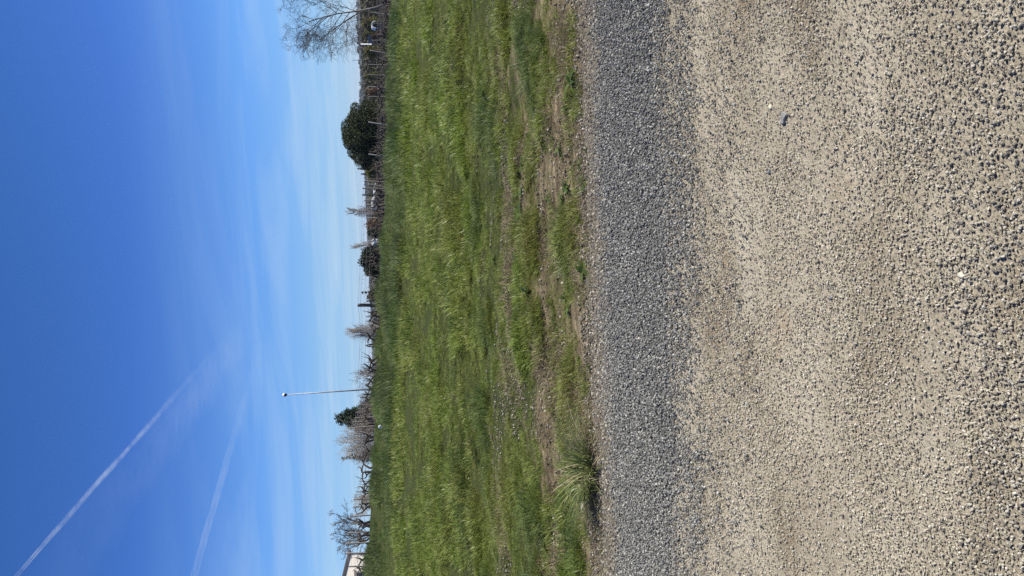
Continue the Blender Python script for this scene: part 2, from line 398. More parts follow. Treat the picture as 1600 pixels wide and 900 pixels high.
# ------------------------------------------------------------------ the setting: ground, track, gravel verge
def axis(lo, hi, step, far, g=1.16):
    a = list(np.arange(lo, hi + 1e-6, step)); s = step
    while a[-1] < far: s *= g; a.append(a[-1] + s)
    return a
xs_pos = axis(0, 8.0, 0.10, 3900, 1.17)
xs = np.array([-x for x in xs_pos[:0:-1]] + xs_pos)
ys = np.array(sorted(set([round(-v, 4) for v in axis(0, 1, 0.5, 400, 1.3)][1:] + [round(v, 4) for v in axis(0, 13, 0.075, 3900, 1.06)])))
GX, GY = np.meshgrid(xs, ys)
GZ = ground_z(GX, GY) - 0.035 * (1 - sstep(5.15, 5.5, GY)) * sstep(-4.2, -3.6, GY)
def grid_faces(nx, ny):
    i = np.arange(ny - 1)[:, None] * nx + np.arange(nx - 1)[None, :]
    return np.stack([i, i + 1, i + nx + 1, i + nx], -1).reshape(-1, 4)
go = bpy.data.objects.new('ground', np_mesh('ground', np.stack([GX, GY, GZ], -1).reshape(-1, 3), grid_faces(len(xs), len(ys)), M['ground'], True))
COL.objects.link(go)
tag(go, 'grassy field and valley floor running to the horizon', kind='structure')

def wob(x, seed, amp=0.10):
    return (fbm(np.asarray(x) / 0.8, np.asarray(x) * 0 + seed, seed, 4) - 0.5) * 2 * amp
def strip(name, ylo, yhi, lift, mat, label):
    sx = np.array([-x for x in axis(0, 8, 0.10, 300, 1.2)[:0:-1]] + axis(0, 8, 0.10, 300, 1.2))
    n = 48
    lo, hi = ylo(sx), yhi(sx)
    T = np.linspace(0, 1, n)[:, None]
    Yg = lo[None, :] * (1 - T) + hi[None, :] * T
    Xg = np.broadcast_to(sx[None, :], Yg.shape)
    Zg = ground_z(Xg, Yg) + lift
    o = bpy.data.objects.new(name, np_mesh(name, np.stack([Xg, Yg, Zg], -1).reshape(-1, 3), grid_faces(len(sx), n), mat, True))
    COL.objects.link(o)
    return tag(o, label, kind='structure')
edge_lo = lambda x: 3.62 + wob(x, 3, 0.10)
edge_hi = lambda x: 5.03 - 0.025 * np.clip(x, -30, 30) + wob(x, 7, 0.10)
strip('track', lambda x: np.full_like(x, -3.4), lambda x: edge_lo(x) + 0.62, 0.0, M['sand'], 'pale sandy track with scattered pebbles')
strip('gravel_verge', lambda x: edge_lo(x) + 0.34 + wob(x, 21, .12), lambda x: edge_hi(x), 0.004, M['gravel_bed'], 'bed under the grey gravel band beside the track')
strip('grit_strip', lambda x: edge_hi(x) - 0.06, lambda x: edge_hi(x) + 0.34 + wob(x, 9, 0.18), 0.008, M['grit'], 'brown gritty soil strip between gravel and grass')

# ------------------------------------------------------------------ instancing on computed points
rng = np.random.default_rng(7)
LIB = {}
def library(name, objs):
    c = bpy.data.collections.new(name)
    for o in objs: c.objects.link(o)
    LIB[name] = c
    return c

def scatter(name, lib, pts, scl, rot, idx, label, cat=None, kind='stuff'):
    m = bpy.data.meshes.new(name); n = len(pts)
    m.vertices.add(n); m.vertices.foreach_set('co', np.asarray(pts, np.float32).ravel())
    a = m.attributes.new('scl', 'FLOAT_VECTOR', 'POINT'); s = np.asarray(scl, np.float32)
    if s.ndim == 1: s = np.repeat(s[:, None], 3, 1)
    a.data.foreach_set('vector', s.ravel())
    a = m.attributes.new('rot', 'FLOAT_VECTOR', 'POINT'); a.data.foreach_set('vector', np.asarray(rot, np.float32).ravel())
    a = m.attributes.new('idx', 'INT', 'POINT'); a.data.foreach_set('value', np.asarray(idx, np.int32))
    m.update()
    o = bpy.data.objects.new(name, m); COL.objects.link(o)
    ng = bpy.data.node_groups.new(name, 'GeometryNodeTree')
    ng.interface.new_socket('Geometry', in_out='INPUT', socket_type='NodeSocketGeometry')
    ng.interface.new_socket('Geometry', in_out='OUTPUT', socket_type='NodeSocketGeometry')
    N, L = ng.nodes, ng.links
    gi, gout = N.new('NodeGroupInput'), N.new('NodeGroupOutput')
    ip = N.new('GeometryNodeInstanceOnPoints'); ci = N.new('GeometryNodeCollectionInfo')
    ci.inputs['Collection'].default_value = lib; ci.inputs['Separate Children'].default_value = True; ci.inputs['Reset Children'].default_value = True
    ip.inputs['Pick Instance'].default_value = True
    def attr(nm, t):
        q = N.new('GeometryNodeInputNamedAttribute'); q.data_type = t; q.inputs['Name'].default_value = nm
        return [s_ for s_ in q.outputs if s_.name == 'Attribute' and s_.enabled][0]
    er = N.new('FunctionNodeEulerToRotation')
    L.new(gi.outputs[0], ip.inputs['Points']); L.new(ci.outputs[0], ip.inputs['Instance'])
    L.new(attr('idx', 'INT'), ip.inputs['Instance Index'])
    L.new(attr('rot', 'FLOAT_VECTOR'), er.inputs[0]); L.new(er.outputs[0], ip.inputs['Rotation'])
    L.new(attr('scl', 'FLOAT_VECTOR'), ip.inputs['Scale']); L.new(ip.outputs[0], gout.inputs[0])
    md = o.modifiers.new('instances', 'NODES'); md.node_group = ng
    return tag(o, label, cat, kind=kind)

def rock_mesh(name, seed, mat, sub=1, flat=0.65, rough=0.28):
    import bmesh
    bm = bmesh.new(); bmesh.ops.create_icosphere(bm, subdivisions=sub, radius=0.5)
    rr = random.Random(seed)
    ax = [Vector((rr.gauss(0, 1), rr.gauss(0, 1), rr.gauss(0, 1))).normalized() for _ in range(7)]
    cut = [rr.uniform(0.27, 0.42) for _ in ax]
    for v in bm.verts:
        p = v.co.copy()
        for a, c in zip(ax, cut):                    # chop facets
            d = p.dot(a)
            if d > c: p -= a * (d - c)
        p *= 1 + rr.uniform(-rough, rough) * 0.35
        v.co = Vector((p.x * 1.15, p.y * 0.95, p.z * flat))
    m = bpy.data.meshes.new(name); bm.to_mesh(m); bm.free()
    m.materials.append(mat)
    return m
def rocks(key, mat, n=8, sub=1, flat=0.7):
    return library(key, [bpy.data.objects.new('%s_%02d' % (key, k), rock_mesh(key, 100 + k * 7 + len(key), M[mat], sub, flat)) for k in range(n)])
rocks('lib_gravel', 'gravel'); rocks('lib_pebble', 'pebble'); rocks('lib_shard', 'shard', flat=0.5)
M['mixed'] = stone_mat('mixed_stone', [(0.0, (0.12, 0.11, 0.09)), (0.3, (0.22, 0.20, 0.16)), (0.55, (0.31, 0.275, 0.205)), (0.8, (0.33, 0.305, 0.245)), (1.0, (0.43, 0.40, 0.33))])
rocks('lib_mixed', 'mixed', flat=0.6)

def rand_rot(n, tilt=0.6):
    return np.stack([rng.normal(0, tilt, n), rng.normal(0, tilt, n), rng.uniform(0, 6.283, n)], 1)

def view_half(y, margin=0.8):       # half width of ground the picture shows at depth y
    return 0.40 * np.asarray(y) + margin

def stones(name, lib, n, ylo, yhi, dens, smin, smax, power, label, sink=0.15, hw=None, jitter=0.0):
    y = rng.uniform(ylo, yhi, n * 3); x = rng.uniform(-1, 1, n * 3) * (hw if hw else view_half(yhi, 1.1))
    keep = rng.uniform(0, 1, n * 3) < dens(x, y)
    x, y = x[keep][:n], y[keep][:n]; n = len(x)
    s = smin + (smax - smin) * rng.uniform(0, 1, n) ** power
    z = ground_z(x, y) + s * sink + 0.003 + rng.uniform(0, 1, n) * jitter
    return scatter(name, LIB[lib], np.stack([x, y, z], 1), s, rand_rot(n), rng.integers(0, 8, n), label)

def in_band(x, y):
    lo = y - edge_lo(x) + 0.7 * (fbm(x / .35, y / .16, 53, 3) - 0.5); hi = y - edge_hi(x) + 0.55 * (fbm(x / .25, y / .2, 57, 3) - 0.5)
    return np.maximum(sstep(-0.45, 0.32, lo) ** 1.6, 0) * (1 - 0.9 * sstep(-0.22, 0.18, hi)) * (1 - sstep(0.2, 0.5, y - edge_hi(x)))
stones('loose_gravel', 'lib_gravel', 130000, 3.0, 5.7, lambda x, y: np.maximum(in_band(x, y), 0.10 * fbm(x / .5, y / .3, 41)) , 0.0055, 0.0185, 1.9, 'loose blue-grey gravel banked along the sandy track', 0.25, 3.6, 0.010)
def sandy(x, y):
    return (1 - sstep(-0.1, 0.55, y - edge_lo(x)))
stones('track_grit', 'lib_pebble', 190000, 1.15, 4.2, lambda x, y: sandy(x, y) * (0.35 + 0.65 * sstep(0.35, 0.6, fbm(x / .35, y / .25, 43))), 0.003, 0.0105, 1.9, 'fine tan grit strewn over the sandy track', 0.12, 3.0)
def near_gravel(x, y):
    b = sstep(0.40, 0.68, fbm(x / .45 + 9, y / .30, 47) + 0.22 * sstep(2.3, 1.55, y) + 0.07 * sstep(0.2, -1.2, x) * sstep(2.2, 1.7, y) - 0.06)
    return sandy(x, y) * np.maximum(b * sstep(3.4, 1.75, y), 0.05)
def sstep_down(a, b, x): return 1 - sstep(b, a, x)
def near_gravel(x, y):
    close = 1 - sstep(1.45, 2.35, y)
    b = sstep(0.46, 0.70, fbm(x / .40 + 9, y / .26, 47) * 0.8 + 0.36 * close + 0.10 * close * sstep(0.1, 1.0, -x))
    return sandy(x, y) * np.maximum(b, 0.12)
stones('track_gravel', 'lib_mixed', 60000, 1.15, 3.9, near_gravel, 0.0035, 0.0145, 2.4, 'grey pebbles scattered thicker on the near side of the sandy track', 0.22, 3.0)
stones('verge_grit', 'lib_shard', 22000, 4.85, 6.1, lambda x, y: sstep(-0.3, 0.05, y - edge_hi(x)) * (1 - sstep(0.15, 0.75, y - edge_hi(x))), 0.007, 0.03, 2.0, 'brown stone chips between the gravel and the grass', 0.2, 3.9)

# ------------------------------------------------------------------ grass
def tuft_mesh(name, mat, seed, n, radius, lmin, lmax, width, lean, curl, segs=3):
    rr = random.Random(seed); V, F, A = [], [], []
    for b in range(n):
        an, rad = rr.uniform(0, 6.283), radius * math.sqrt(rr.random())
        base = Vector((rad * math.cos(an), rad * math.sin(an), -0.01))
        da = an + rr.gauss(0, 0.9)
        d = Vector((math.cos(da), math.sin(da), 0)); side = Vector((-d.y, d.x, 0)).lerp(d, rr.uniform(-0.5, 0.5)).normalized()
        ln = rr.uniform(lmin, lmax); th = abs(rr.gauss(lean, lean * 0.5)); p = base.copy(); w = width * rr.uniform(0.6, 1.3); c = rr.random(); b0 = len(V)
        for k in range(segs):
            t = k / segs
            V += [p - side * (w * (1 - 0.6 * t) / 2), p + side * (w * (1 - 0.6 * t) / 2)]; A += [c, c]
            p = p + (d * math.sin(th) + Vector((0, 0, math.cos(th)))) * (ln / segs)
            th = min(th + curl * rr.uniform(0.5, 1.4), 2.3)
        V.append(p); A.append(c)
        for k in range(segs - 1): F.append((b0 + 2 * k, b0 + 2 * k + 1, b0 + 2 * k + 3, b0 + 2 * k + 2))
        F.append((b0 + 2 * segs - 2, b0 + 2 * segs - 1, b0 + 2 * segs))
    m = np_mesh(name, [tuple(v) for v in V], F, M[mat])
    a = m.attributes.new('rnd', 'FLOAT', 'POINT'); a.data.foreach_set('value', A)
    return m
def tufts(key, mat, n, k, *args):
    return library(key, [bpy.data.objects.new('%s_%02d' % (key, q), tuft_mesh(key, mat, 500 + q * 13 + len(key), k, *args)) for q in range(n)])
tufts('lib_short', 'grass', 6, 44, 0.05, 0.018, 0.068, 0.0040, 0.45, 0.40)
tufts('lib_mid', 'grass', 6, 44, 0.10, 0.035, 0.12, 0.0075, 0.45, 0.40)
tufts('lib_far', 'grass', 6, 34, 0.20, 0.05, 0.15, 0.015, 0.45, 0.35, 2)
tufts('lib_long', 'grass_deep', 6, 46, 0.09, 0.07, 0.19, 0.0048, 0.50, 0.40, 4)
tufts('lib_verge', 'grass_deep', 6, 34, 0.22, 0.14, 0.36, 0.015, 0.40, 0.25, 3)
tufts('lib_straw', 'straw', 6, 26, 0.08, 0.02, 0.075, 0.0040, 1.25, 0.2)
tufts('lib_stalk', 'straw', 5, 10, 0.20, 0.10, 0.26, 0.006, 0.35, 0.18)

# layout masks
def bare(x, y):                      # dead and worn bands running along the track
    e = y - edge_hi(x)
    f = fbm(x / 1.0 + 2.0, y / 0.34, 61, 4)
    near = (1 - sstep(2.6, 6.5, e)) * sstep(0.2, 0.9, e)
    b = sstep(0.545, 0.625, f + 0.09 * near - 0.03) * (0.25 + 0.75 * near) * (1 - sstep(9, 16, e))
    b = np.maximum(b, 0.8 * (1 - sstep(0.35, 0.7, np.hypot(x + 1.30, y - 5.65))))
    return np.maximum(b, 1 - sstep(0.15, 0.75, e + 0.9 * (fbm(x / .5, y / .3, 63) - 0.5)))
def longish(x, y):
    e = y - edge_hi(x)
    return sstep(0.45, 0.75, np.hypot(x + 1.30, y - 5.65)) * sstep(0.56, 0.68, fbm(x / 1.1 + 5.0, y / 0.75, 67, 3)) * sstep(0.6, 1.2, e) * (1 - sstep(6, 12, e))
def verge_start(x, y):
    return 25.5 - 0.55 * x + 3.5 * (fbm(x / 2.2, y / 3, 71, 3) - 0.5) - np.maximum(x - 4, 0) * -1.4

def grass_zone(name, lib, ylo, yhi, per_m2, dens, smin, smax, label, nvar=6, margin=1.2, tilt=0.12):
    area = 0
    n = int(per_m2 * (yhi - ylo) * 2 * float(view_half((ylo + yhi) / 2, margin)))
    y = ylo + (yhi - ylo) * np.sqrt(rng.uniform((ylo / yhi) ** 2, 1, n * 2)) if False else rng.uniform(ylo, yhi, n)
    x = rng.uniform(-1, 1, len(y)) * view_half(yhi, margin)
    ok = np.abs(x) < view_half(y, margin)
    x, y = x[ok], y[ok]
    ok = rng.uniform(0, 1, len(x)) < dens(x, y) * (0.10 + 0.90 * sstep(0.34, 0.50, fbm(x / (0.22 + y / 45), y / (0.18 + y / 50), 87, 3)))
    x, y = x[ok], y[ok]; n = len(x)
    big = 0.35 + 1.5 * sstep(0.25, 0.8, fbm(x / (0.22 + y / 34), y / (0.17 + y / 40), 83, 3))
    s = rng.uniform(smin, smax, n) * big * (0.5 + 0.5 * sstep(0.1, 1.5, y - edge_hi(x)))
    return scatter(name, LIB[lib], np.stack([x, y, ground_z(x, y)], 1), s, rand_rot(n, tilt), rng.integers(0, nvar, n), label)

grass_zone('field_grass', 'lib_short', 5.25, 11.5, 1300, lambda x, y: (1 - 0.93 * bare(x, y)) * np.maximum(sstep(0.2, 1.5, y - edge_hi(x) + 0.9 * (fbm(x / .45, y / .3, 109, 3) - .5)), 0.10 * sstep(-.2, .1, y - edge_hi(x))), 0.6, 1.5, 'short green spring grass at the roadside end of the field')
grass_zone('field_grass', 'lib_mid', 11.0, 21, 200, lambda x, y: 1 - 0.85 * bare(x, y), 0.5, 1.5, 'short green grass in the middle of the field', margin=2)
grass_zone('field_grass', 'lib_far', 20, 44.3, 50, lambda x, y: 1 - 0.55 * sstep(-1, 4, y - verge_start(x, y)), 0.5, 1.5, 'smooth green grass in the far half of the field', margin=5)
grass_zone('long_grass', 'lib_long', 5.6, 16, 200, longish, 0.6, 1.15, 'long blue-green grass clumps near the gravel', margin=1.2)
grass_zone('verge_grass', 'lib_verge', 22, 44.35, 40, lambda x, y: sstep(-1.0, 1.6, y - verge_start(x, y)) * (0.45 + 0.55 * sstep(0.35, 0.6, fbm(x / 1.6, y / 1.2, 91))), 0.6, 1.15, 'tall dark rough grass along the vineyard edge', margin=6)
grass_zone('dry_grass', 'lib_straw', 5.25, 14, 1500, lambda x, y: np.clip(bare(x, y) * 0.95 * sstep(0.0, 0.35, y - edge_hi(x)) * sstep(.22, .40, fbm(x / .5, y / .2, 65, 3)) + 0.08 + 0.30 * (1 - sstep(0.4, 5.5, y - edge_hi(x))) * sstep(.40, .56, fbm(x / .8, y / .3, 111, 3)), 0, 1), 0.45, 0.95, 'flattened dry straw in worn bands near the gravel', margin=1.2, tilt=0.3)
grass_zone('dry_stalks', 'lib_stalk', 14, 46, 2.2, lambda x, y: 0.15 + 0.85 * sstep(0, 0.8, y - verge_start(x, y)) * sstep(0.45, 0.65, fbm(x / 2.2, y / 1.5, 97)), 0.6, 1.1, 'dead brown stalks standing in the rough grass', nvar=5, margin=5)

stones('soil_clods', 'lib_shard', 16000, 5.4, 10.5, lambda x, y: bare(x, y) * sstep(.1, .5, y - edge_hi(x)), 0.006, 0.034, 2.2, 'crumbled brown clods and chips lying in the worn patches of the grass', 0.2, 4.8)

# ------------------------------------------------------------------ foliage and tree builders
def leaf_cloud(name, centres, radii, n, size, mat, parent=None, shell=0.55, flat=1.0, seed=1, smin=0.6):
    """n small leaf faces spread through lobes (mostly near their surfaces)."""
    rg = np.random.default_rng(seed)
    centres, radii = np.asarray(centres, float), np.asarray(radii, float)
    if radii.ndim == 1: radii = np.repeat(radii[:, None], 3, 1)
    w = radii.prod(1) ** (2 / 3); k = rg.choice(len(centres), n, p=w / w.sum())
    d = rg.normal(size=(n, 3)); d /= np.linalg.norm(d, axis=1, keepdims=True)
    rad = shell + (1.08 - shell) * rg.uniform(0, 1, n) ** 0.6
    c = centres[k] + d * radii[k] * rad[:, None]
    a = rg.normal(size=(n, 3)); a /= np.linalg.norm(a, axis=1, keepdims=True)
    b = np.cross(a, rg.normal(size=(n, 3))); b /= np.linalg.norm(b, axis=1, keepdims=True)
    s = size * rg.uniform(smin, 1.5, n)[:, None]
    V = np.stack([c - a * s * 0.5, c + b * s * 0.32, c + a * s * 0.5, c - b * s * 0.32], 1).reshape(-1, 3)
    F = np.arange(4 * n).reshape(-1, 4)
    m = np_mesh(name, V, F, mat)
    at_ = m.attributes.new('rnd', 'FLOAT', 'POINT'); at_.data.foreach_set('value', np.repeat(rg.uniform(0, 1, n), 4).astype(np.float32))
    o = bpy.data.objects.new(name, m); COL.objects.link(o)
    if parent: o.parent = parent
    return o

def grow(mb, rr, p, d, length, r, depth, P):
    n = P['segs'][min(P['levels'] - depth, len(P['segs']) - 1)]
    pts, rad = [p.copy()], [r]; tip = r * P.get('taper', 0.35) if depth > 0 else P['rmin'] * 0.6
    for k in range(n):
        d = (d + Vector((rr.gauss(0, P['wob']), rr.gauss(0, P['wob']), rr.gauss(0, P['wob']) + P['up'][min(P['levels'] - depth, len(P['up']) - 1)]))).normalized()
        p = p + d * (length / n); pts.append(p.copy()); rad.append(max(P['rmin'], r + (tip - r) * (k + 1) / n))
    mb[0 if depth >= P['levels'] else 1].tube(pts, rad, 7 if r > 0.05 else (4 if r > 0.02 else 3), cap=False)
    if depth <= 0: return
    nk = P['kids'][P['levels'] - depth]
    for q in range(nk):
        t = P['start'][min(P['levels'] - depth, len(P['start']) - 1)]; t = t + (1 - t) * (q + rr.random()) / nk
        i = min(int(t * n), n - 1); pp = pts[i].lerp(pts[i + 1], t * n - i)
        ax = (pts[i + 1] - pts[i]).normalized()
        o = Vector((rr.gauss(0, 1), rr.gauss(0, 1), rr.gauss(0, 1))); o = (o - ax * o.dot(ax)).normalized()
        an = R(rr.uniform(*P['angle']))
        dd = (ax * math.cos(an) + o * math.sin(an)).normalized()
        ll = length * P['ratio'] * (1.15 - 0.55 * t) * rr.uniform(0.7, 1.2)
        grow(mb, rr, pp, dd, ll, max(P['rmin'], rad[i] * 0.55), depth - 1, P)

def bare_tree(name, base, height, seed, label, cat='tree', group=None, bark='twig_grey', twig='twig_grey', lean=(0, 0), **kw):
    P = dict(levels=3, segs=(7, 5, 4, 3), wob=0.10, up=(0.05, 0.05, 0.02, 0.0), kids=(12, 8, 6), start=(0.22, 0.2, 0.15), angle=(28, 55), ratio=0.55, rmin=0.008, taper=0.35, r0=0.10)
    P.update(kw)
    root = empty(name, base)
    rr = random.Random(seed); mb = (MB(), MB())
    grow(mb, rr, Vector((0, 0, -0.15)), Vector((lean[0], lean[1], 1)).normalized(), height * P.get('trunk', 0.8), P['r0'], P['levels'], P)
    mb[0].build('trunk', M[bark], root, True)
    mb[1].build('branches', M[twig], root, True)
    return tag(root, label, cat, group)

# ------------------------------------------------------------------ far land: hills, woods, thickets
def ridge(name, y0, u0, u1, base, hfun, depth, label):
    n, k = 90, 7; V = []
    for i in range(n):
        u = u0 + (u1 - u0) * i / (n - 1)
        x = (u - 450) / FPX * y0 * 1.02
        top = hfun(u)
        for j in range(k):
            t = j / (k - 1); yy = y0 + (t - 0.5) * depth
            V.append((x * yy / y0, yy, base + (top - base) * math.sin(math.pi * t) ** 0.8))
    F = [(i * k + j, (i + 1) * k + j, (i + 1) * k + j + 1, i * k + j + 1) for i in range(n - 1) for j in range(k - 1)]
    o = bpy.data.objects.new(name, np_mesh(name, V, F, M['far_wood'], True)); COL.objects.link(o)
    return tag(o, label, kind='structure')
def hill_top(u):
    v = np.interp(u, [380, 440, 520, 580, 640, 700, 740, 790, 830, 870, 920, 1100], [584, 580, 576.5, 574.5, 571, 566, 564, 563, 560.5, 559, 558, 556])
    return float(at(u, v, 1500).z)
ridge('hills', 1500, 300, 1300, -14, hill_top, 600, 'low hazy wooded hills on the skyline behind the pine')
cs, rs = [], []
rr = random.Random(5)
for i in range(420):
    u = rr.uniform(380, 1150); yy = rr.uniform(1300, 1560)
    x = (u - 450) / FPX * yy
    k = 1 - abs(yy - 1500) / 420
    cs.append((x, yy, -12 + (hill_top(u) + 12) * k)); h = rr.uniform(1.8, 4.5); rs.append((h * 1.5, h * 1.5, h))
o = leaf_cloud('hill_wood', cs, rs, 15000, 3.2, M['far_wood'], seed=3, shell=0.3)
tag(o, 'far wooded ridge forming the skyline beyond the valley', kind='stuff')

def thicket(name, spots, n, size, mat, label, seed):
    cs, rs = [], []
    for (u, v, Yd, w, h) in spots:
        p = at(u, v, Yd); cs.append(p); rs.append((w, w, h))
    o = leaf_cloud(name, cs, rs, n, size, M[mat], seed=seed, shell=0.2)
    return tag(o, label, kind='stuff')
rr = random.Random(9)
spots = []
for i in range(260):
    u = rr.uniform(560, 1040); Yd = rr.uniform(180, 330)
    g0 = gz((u - 450) / FPX * Yd, Yd)
    top = np.interp(u, [560, 640, 700, 760, 830, 900, 1000], [580, 573, 567, 566, 563, 561, 560])
    z1 = at(u, top, Yd).z; h = max((z1 - g0) * 0.5 * rr.uniform(0.55, 1.0), 0.8)
    p = at(u, 580, Yd); q = Vector((p.x, p.y, g0 + h * 0.9)); spots.append((q, rr.uniform(1.6, 4.0), h))
o = leaf_cloud('bare_thicket', [s[0] for s in spots], [(s[1], s[1], s[2]) for s in spots], 52000, 0.8, M['thicket'], seed=4, shell=0.15)
tag(o, 'brown leafless thicket filling the valley between pine and birch', kind='stuff')
spots = []
for i in range(90):
    u = rr.uniform(380, 600); Yd = rr.uniform(160, 320)
    g0 = gz((u - 450) / FPX * Yd, Yd); top = np.interp(u, [380, 440, 500, 560, 600], [584, 580, 579, 577, 579])
    z1 = at(u, top, Yd).z; h = max((z1 - g0) * 0.5 * rr.uniform(0.6, 1.0), 0.5); p = at(u, 580, Yd)
    spots.append((Vector((p.x, p.y, g0 + h * 0.9)), rr.uniform(1.5, 3.2), h))
o = leaf_cloud('bare_thicket', [s[0] for s in spots], [(s[1], s[1], s[2]) for s in spots], 12000, 0.7, M['thicket'], seed=6, shell=0.15)
tag(o, 'grey leafless thicket beyond the vines between tarred post and pine', kind='stuff')

spots = []
for i in range(240):
    u = rr.uniform(540, 1060); Yd = rr.uniform(360, 620)
    g0 = gz((u - 450) / FPX * Yd, Yd); top = np.interp(u, [540, 640, 700, 760, 830, 900, 1000], [579, 571.5, 566, 565, 562.5, 561, 560])
    z1 = at(u, top, Yd).z; h = max((z1 - g0) * 0.5 * rr.uniform(0.6, 1.05), 0.9); p = at(u, 580, Yd)
    spots.append((Vector((p.x, p.y, g0 + h * 0.9)), rr.uniform(3, 7), h))
o = leaf_cloud('bare_wood', [s_[0] for s_ in spots], [(s_[1], s_[1], s_[2]) for s_ in spots], 36000, 1.7, M['thicket'], seed=14, shell=0.2)
tag(o, 'leafless brown wood on the rise behind the thicket', kind='stuff')

# single bushes and trees in the valley
def bush(name, u, v_top, Yd, wpx, mat, label, cat='bush', n=1500, leaf=0.45, seed=1, lobes=9, group=None, vb=None):
    top = at(u, v_top, Yd); g0 = gz(top.x, top.y) if vb is None else at(u, vb, Yd).z
    H = top.z - g0; W = wpx / FPX * Yd
    root = empty(name, (top.x, top.y, g0)); rr = random.Random(seed); cs, rs = [], []
    for k in range(lobes):
        a = rr.uniform(0, 6.283); t = rr.uniform(0.2, 0.85); rad = W * 0.5 * rr.uniform(0.1, 0.62) * (1.15 - t * 0.55)
        cs.append((rad * math.cos(a), rad * math.sin(a), H * t)); q = W * rr.uniform(0.16, 0.27)
        rs.append((q, q, min(q, H * (1 - t) * 0.98 + 0.05)))
    cs += [(0, 0, H * .80), (0.06 * W, 0, H * .62), (-0.12 * W, 0, H * .5), (0.16 * W, 0.1 * W, H * .42)]; rs += [(W * .16, W * .16, H * .19), (W * .25, W * .25, H * .24), (W * .28, W * .28, H * .3), (W * .3, W * .3, H * .3)]
    leaf_cloud('crown', cs, rs, int(n * 1.5), leaf * 0.8, M[mat], root, shell=0.3, seed=seed)
    mb = MB()
    for k in range(4): mb.tube([(0, 0, -0.1), (rr.gauss(0, .1) * W, rr.gauss(0, .1) * W, H * .35), (rr.gauss(0, .2) * W, rr.gauss(0, .2) * W, H * .7)], [0.02 * W, 0.014 * W, 0.006 * W], 4)
    mb.build('trunk', M['twig_dark'], root)
    return tag(root, label, cat, group)
bush('willow_bush', 862, 564.5, 150, 26, 'willow', 'yellow-green budding willow directly left of the birch trunk in the valley', 'willow', 1500, 0.42, 11)
bush('willow_bush', 846, 566, 165, 22, 'willow', 'smaller yellow-green willow between the birch and the white panel', 'willow', 1200, 0.42, 12)
bush('willow_bush', 818, 566.5, 170, 26, 'willow', 'olive willow right behind the white striped panel', 'willow', 1300, 0.42, 13)
bush('willow_bush', 781, 566, 180, 15, 'willow', 'small bright willow midway between the pine and the white panel', 'willow', 900, 0.40, 14)
bush('willow_bush', 630, 571.5, 120, 26, 'willow', 'olive-green willow beside the pine on the open side', 'willow', 1600, 0.36, 15)
bush('russet_bush', 843, 579, 110, 20, 'rust_bush', 'low russet bush below the white striped panel', 'bush', 900, 0.3, 16)
bush('russet_bush', 757, 572, 170, 20, 'rust_bush', 'reddish leafless bush close to the pine', 'bush', 900, 0.4, 17)
bush('dark_hedge', 549, 569.5, 130, 34, 'rust_bush', 'rounded brownish hedge tree just past the tall post row', 'tree', 1800, 0.35, 18)
bush('dark_hedge', 536, 572.5, 128, 24, 'evergreen', 'low dark evergreen bush hugging the brown hedge tree', 'bush', 1400, 0.3, 19)
bush('evergreen_tree', 490, 558.5, 105, 46, 'evergreen', 'dense dark evergreen with a pointed top between the two pale poplars', 'tree', 9000, 0.26, 20, 14)
bush('evergreen_tree', 506, 565, 107, 26, 'evergreen', 'lower dark evergreen shoulder joined to the pointed evergreen', 'tree', 3800, 0.26, 21)
bush('evergreen_tree', 478, 568, 104, 26, 'evergreen', 'squat dark evergreen on the tarred post side of the pointed one', 'tree', 3200, 0.26, 22)

# the big round pine
def round_pine():
    Yd = 92; top = at(690, 533, Yd); g0 = gz(top.x, top.y); root = empty('round_pine', (top.x, top.y, g0)); H = top.z - g0
    W = 49 / FPX * Yd; rr = random.Random(31); cs, rs = [], []
    for k in range(95):
        t = rr.random() ** 0.8; a = rr.uniform(0, 6.283); el = math.asin(min(1, t))
        rad = W * 0.92 * math.cos(el) ** 0.8; zc = H * 0.30 + H * 0.60 * math.sin(el)
        cs.append((rad * math.cos(a), rad * math.sin(a), zc)); q = W * rr.uniform(0.12, 0.24); rs.append((q, q, q * 0.72))
    for k in range(26):
        a = rr.uniform(0, 6.283); rad = W * rr.uniform(0.35, 0.85); cs.append((rad * math.cos(a), rad * math.sin(a), H * rr.uniform(0.12, 0.34))); q = W * rr.uniform(0.14, 0.22); rs.append((q, q, q * 0.8))
    leaf_cloud('crown', cs, rs, 60000, 0.115, M['pine'], root, shell=0.72, seed=8)
    inner = [(0, 0, H * 0.45)]; leaf_cloud('inner_crown', inner, [(W * 0.72, W * 0.72, H * 0.36)], 5000, 0.4, M['pine'], root, shell=0.2, seed=9)
    mb = MB(); mb.tube([(0, 0, -0.2), (0.05, 0.02, H * .25), (-0.05, 0, H * .55)], [0.30, 0.24, 0.14], 9); mb.build('trunk', M['twig_dark'], root, True)
    mb = MB()
    for k in range(9):
        a = k * 0.7; mb.tube([(0, 0, H * .22), (W * .3 * math.cos(a), W * .3 * math.sin(a), H * .4), (W * .62 * math.cos(a), W * .62 * math.sin(a), H * .55)], [0.12, 0.08, 0.04], 5)
    mb.build('limbs', M['twig_dark'], root, True)
    return tag(root, 'big round dark pine standing alone behind the vineyard', 'pine tree')
round_pine()

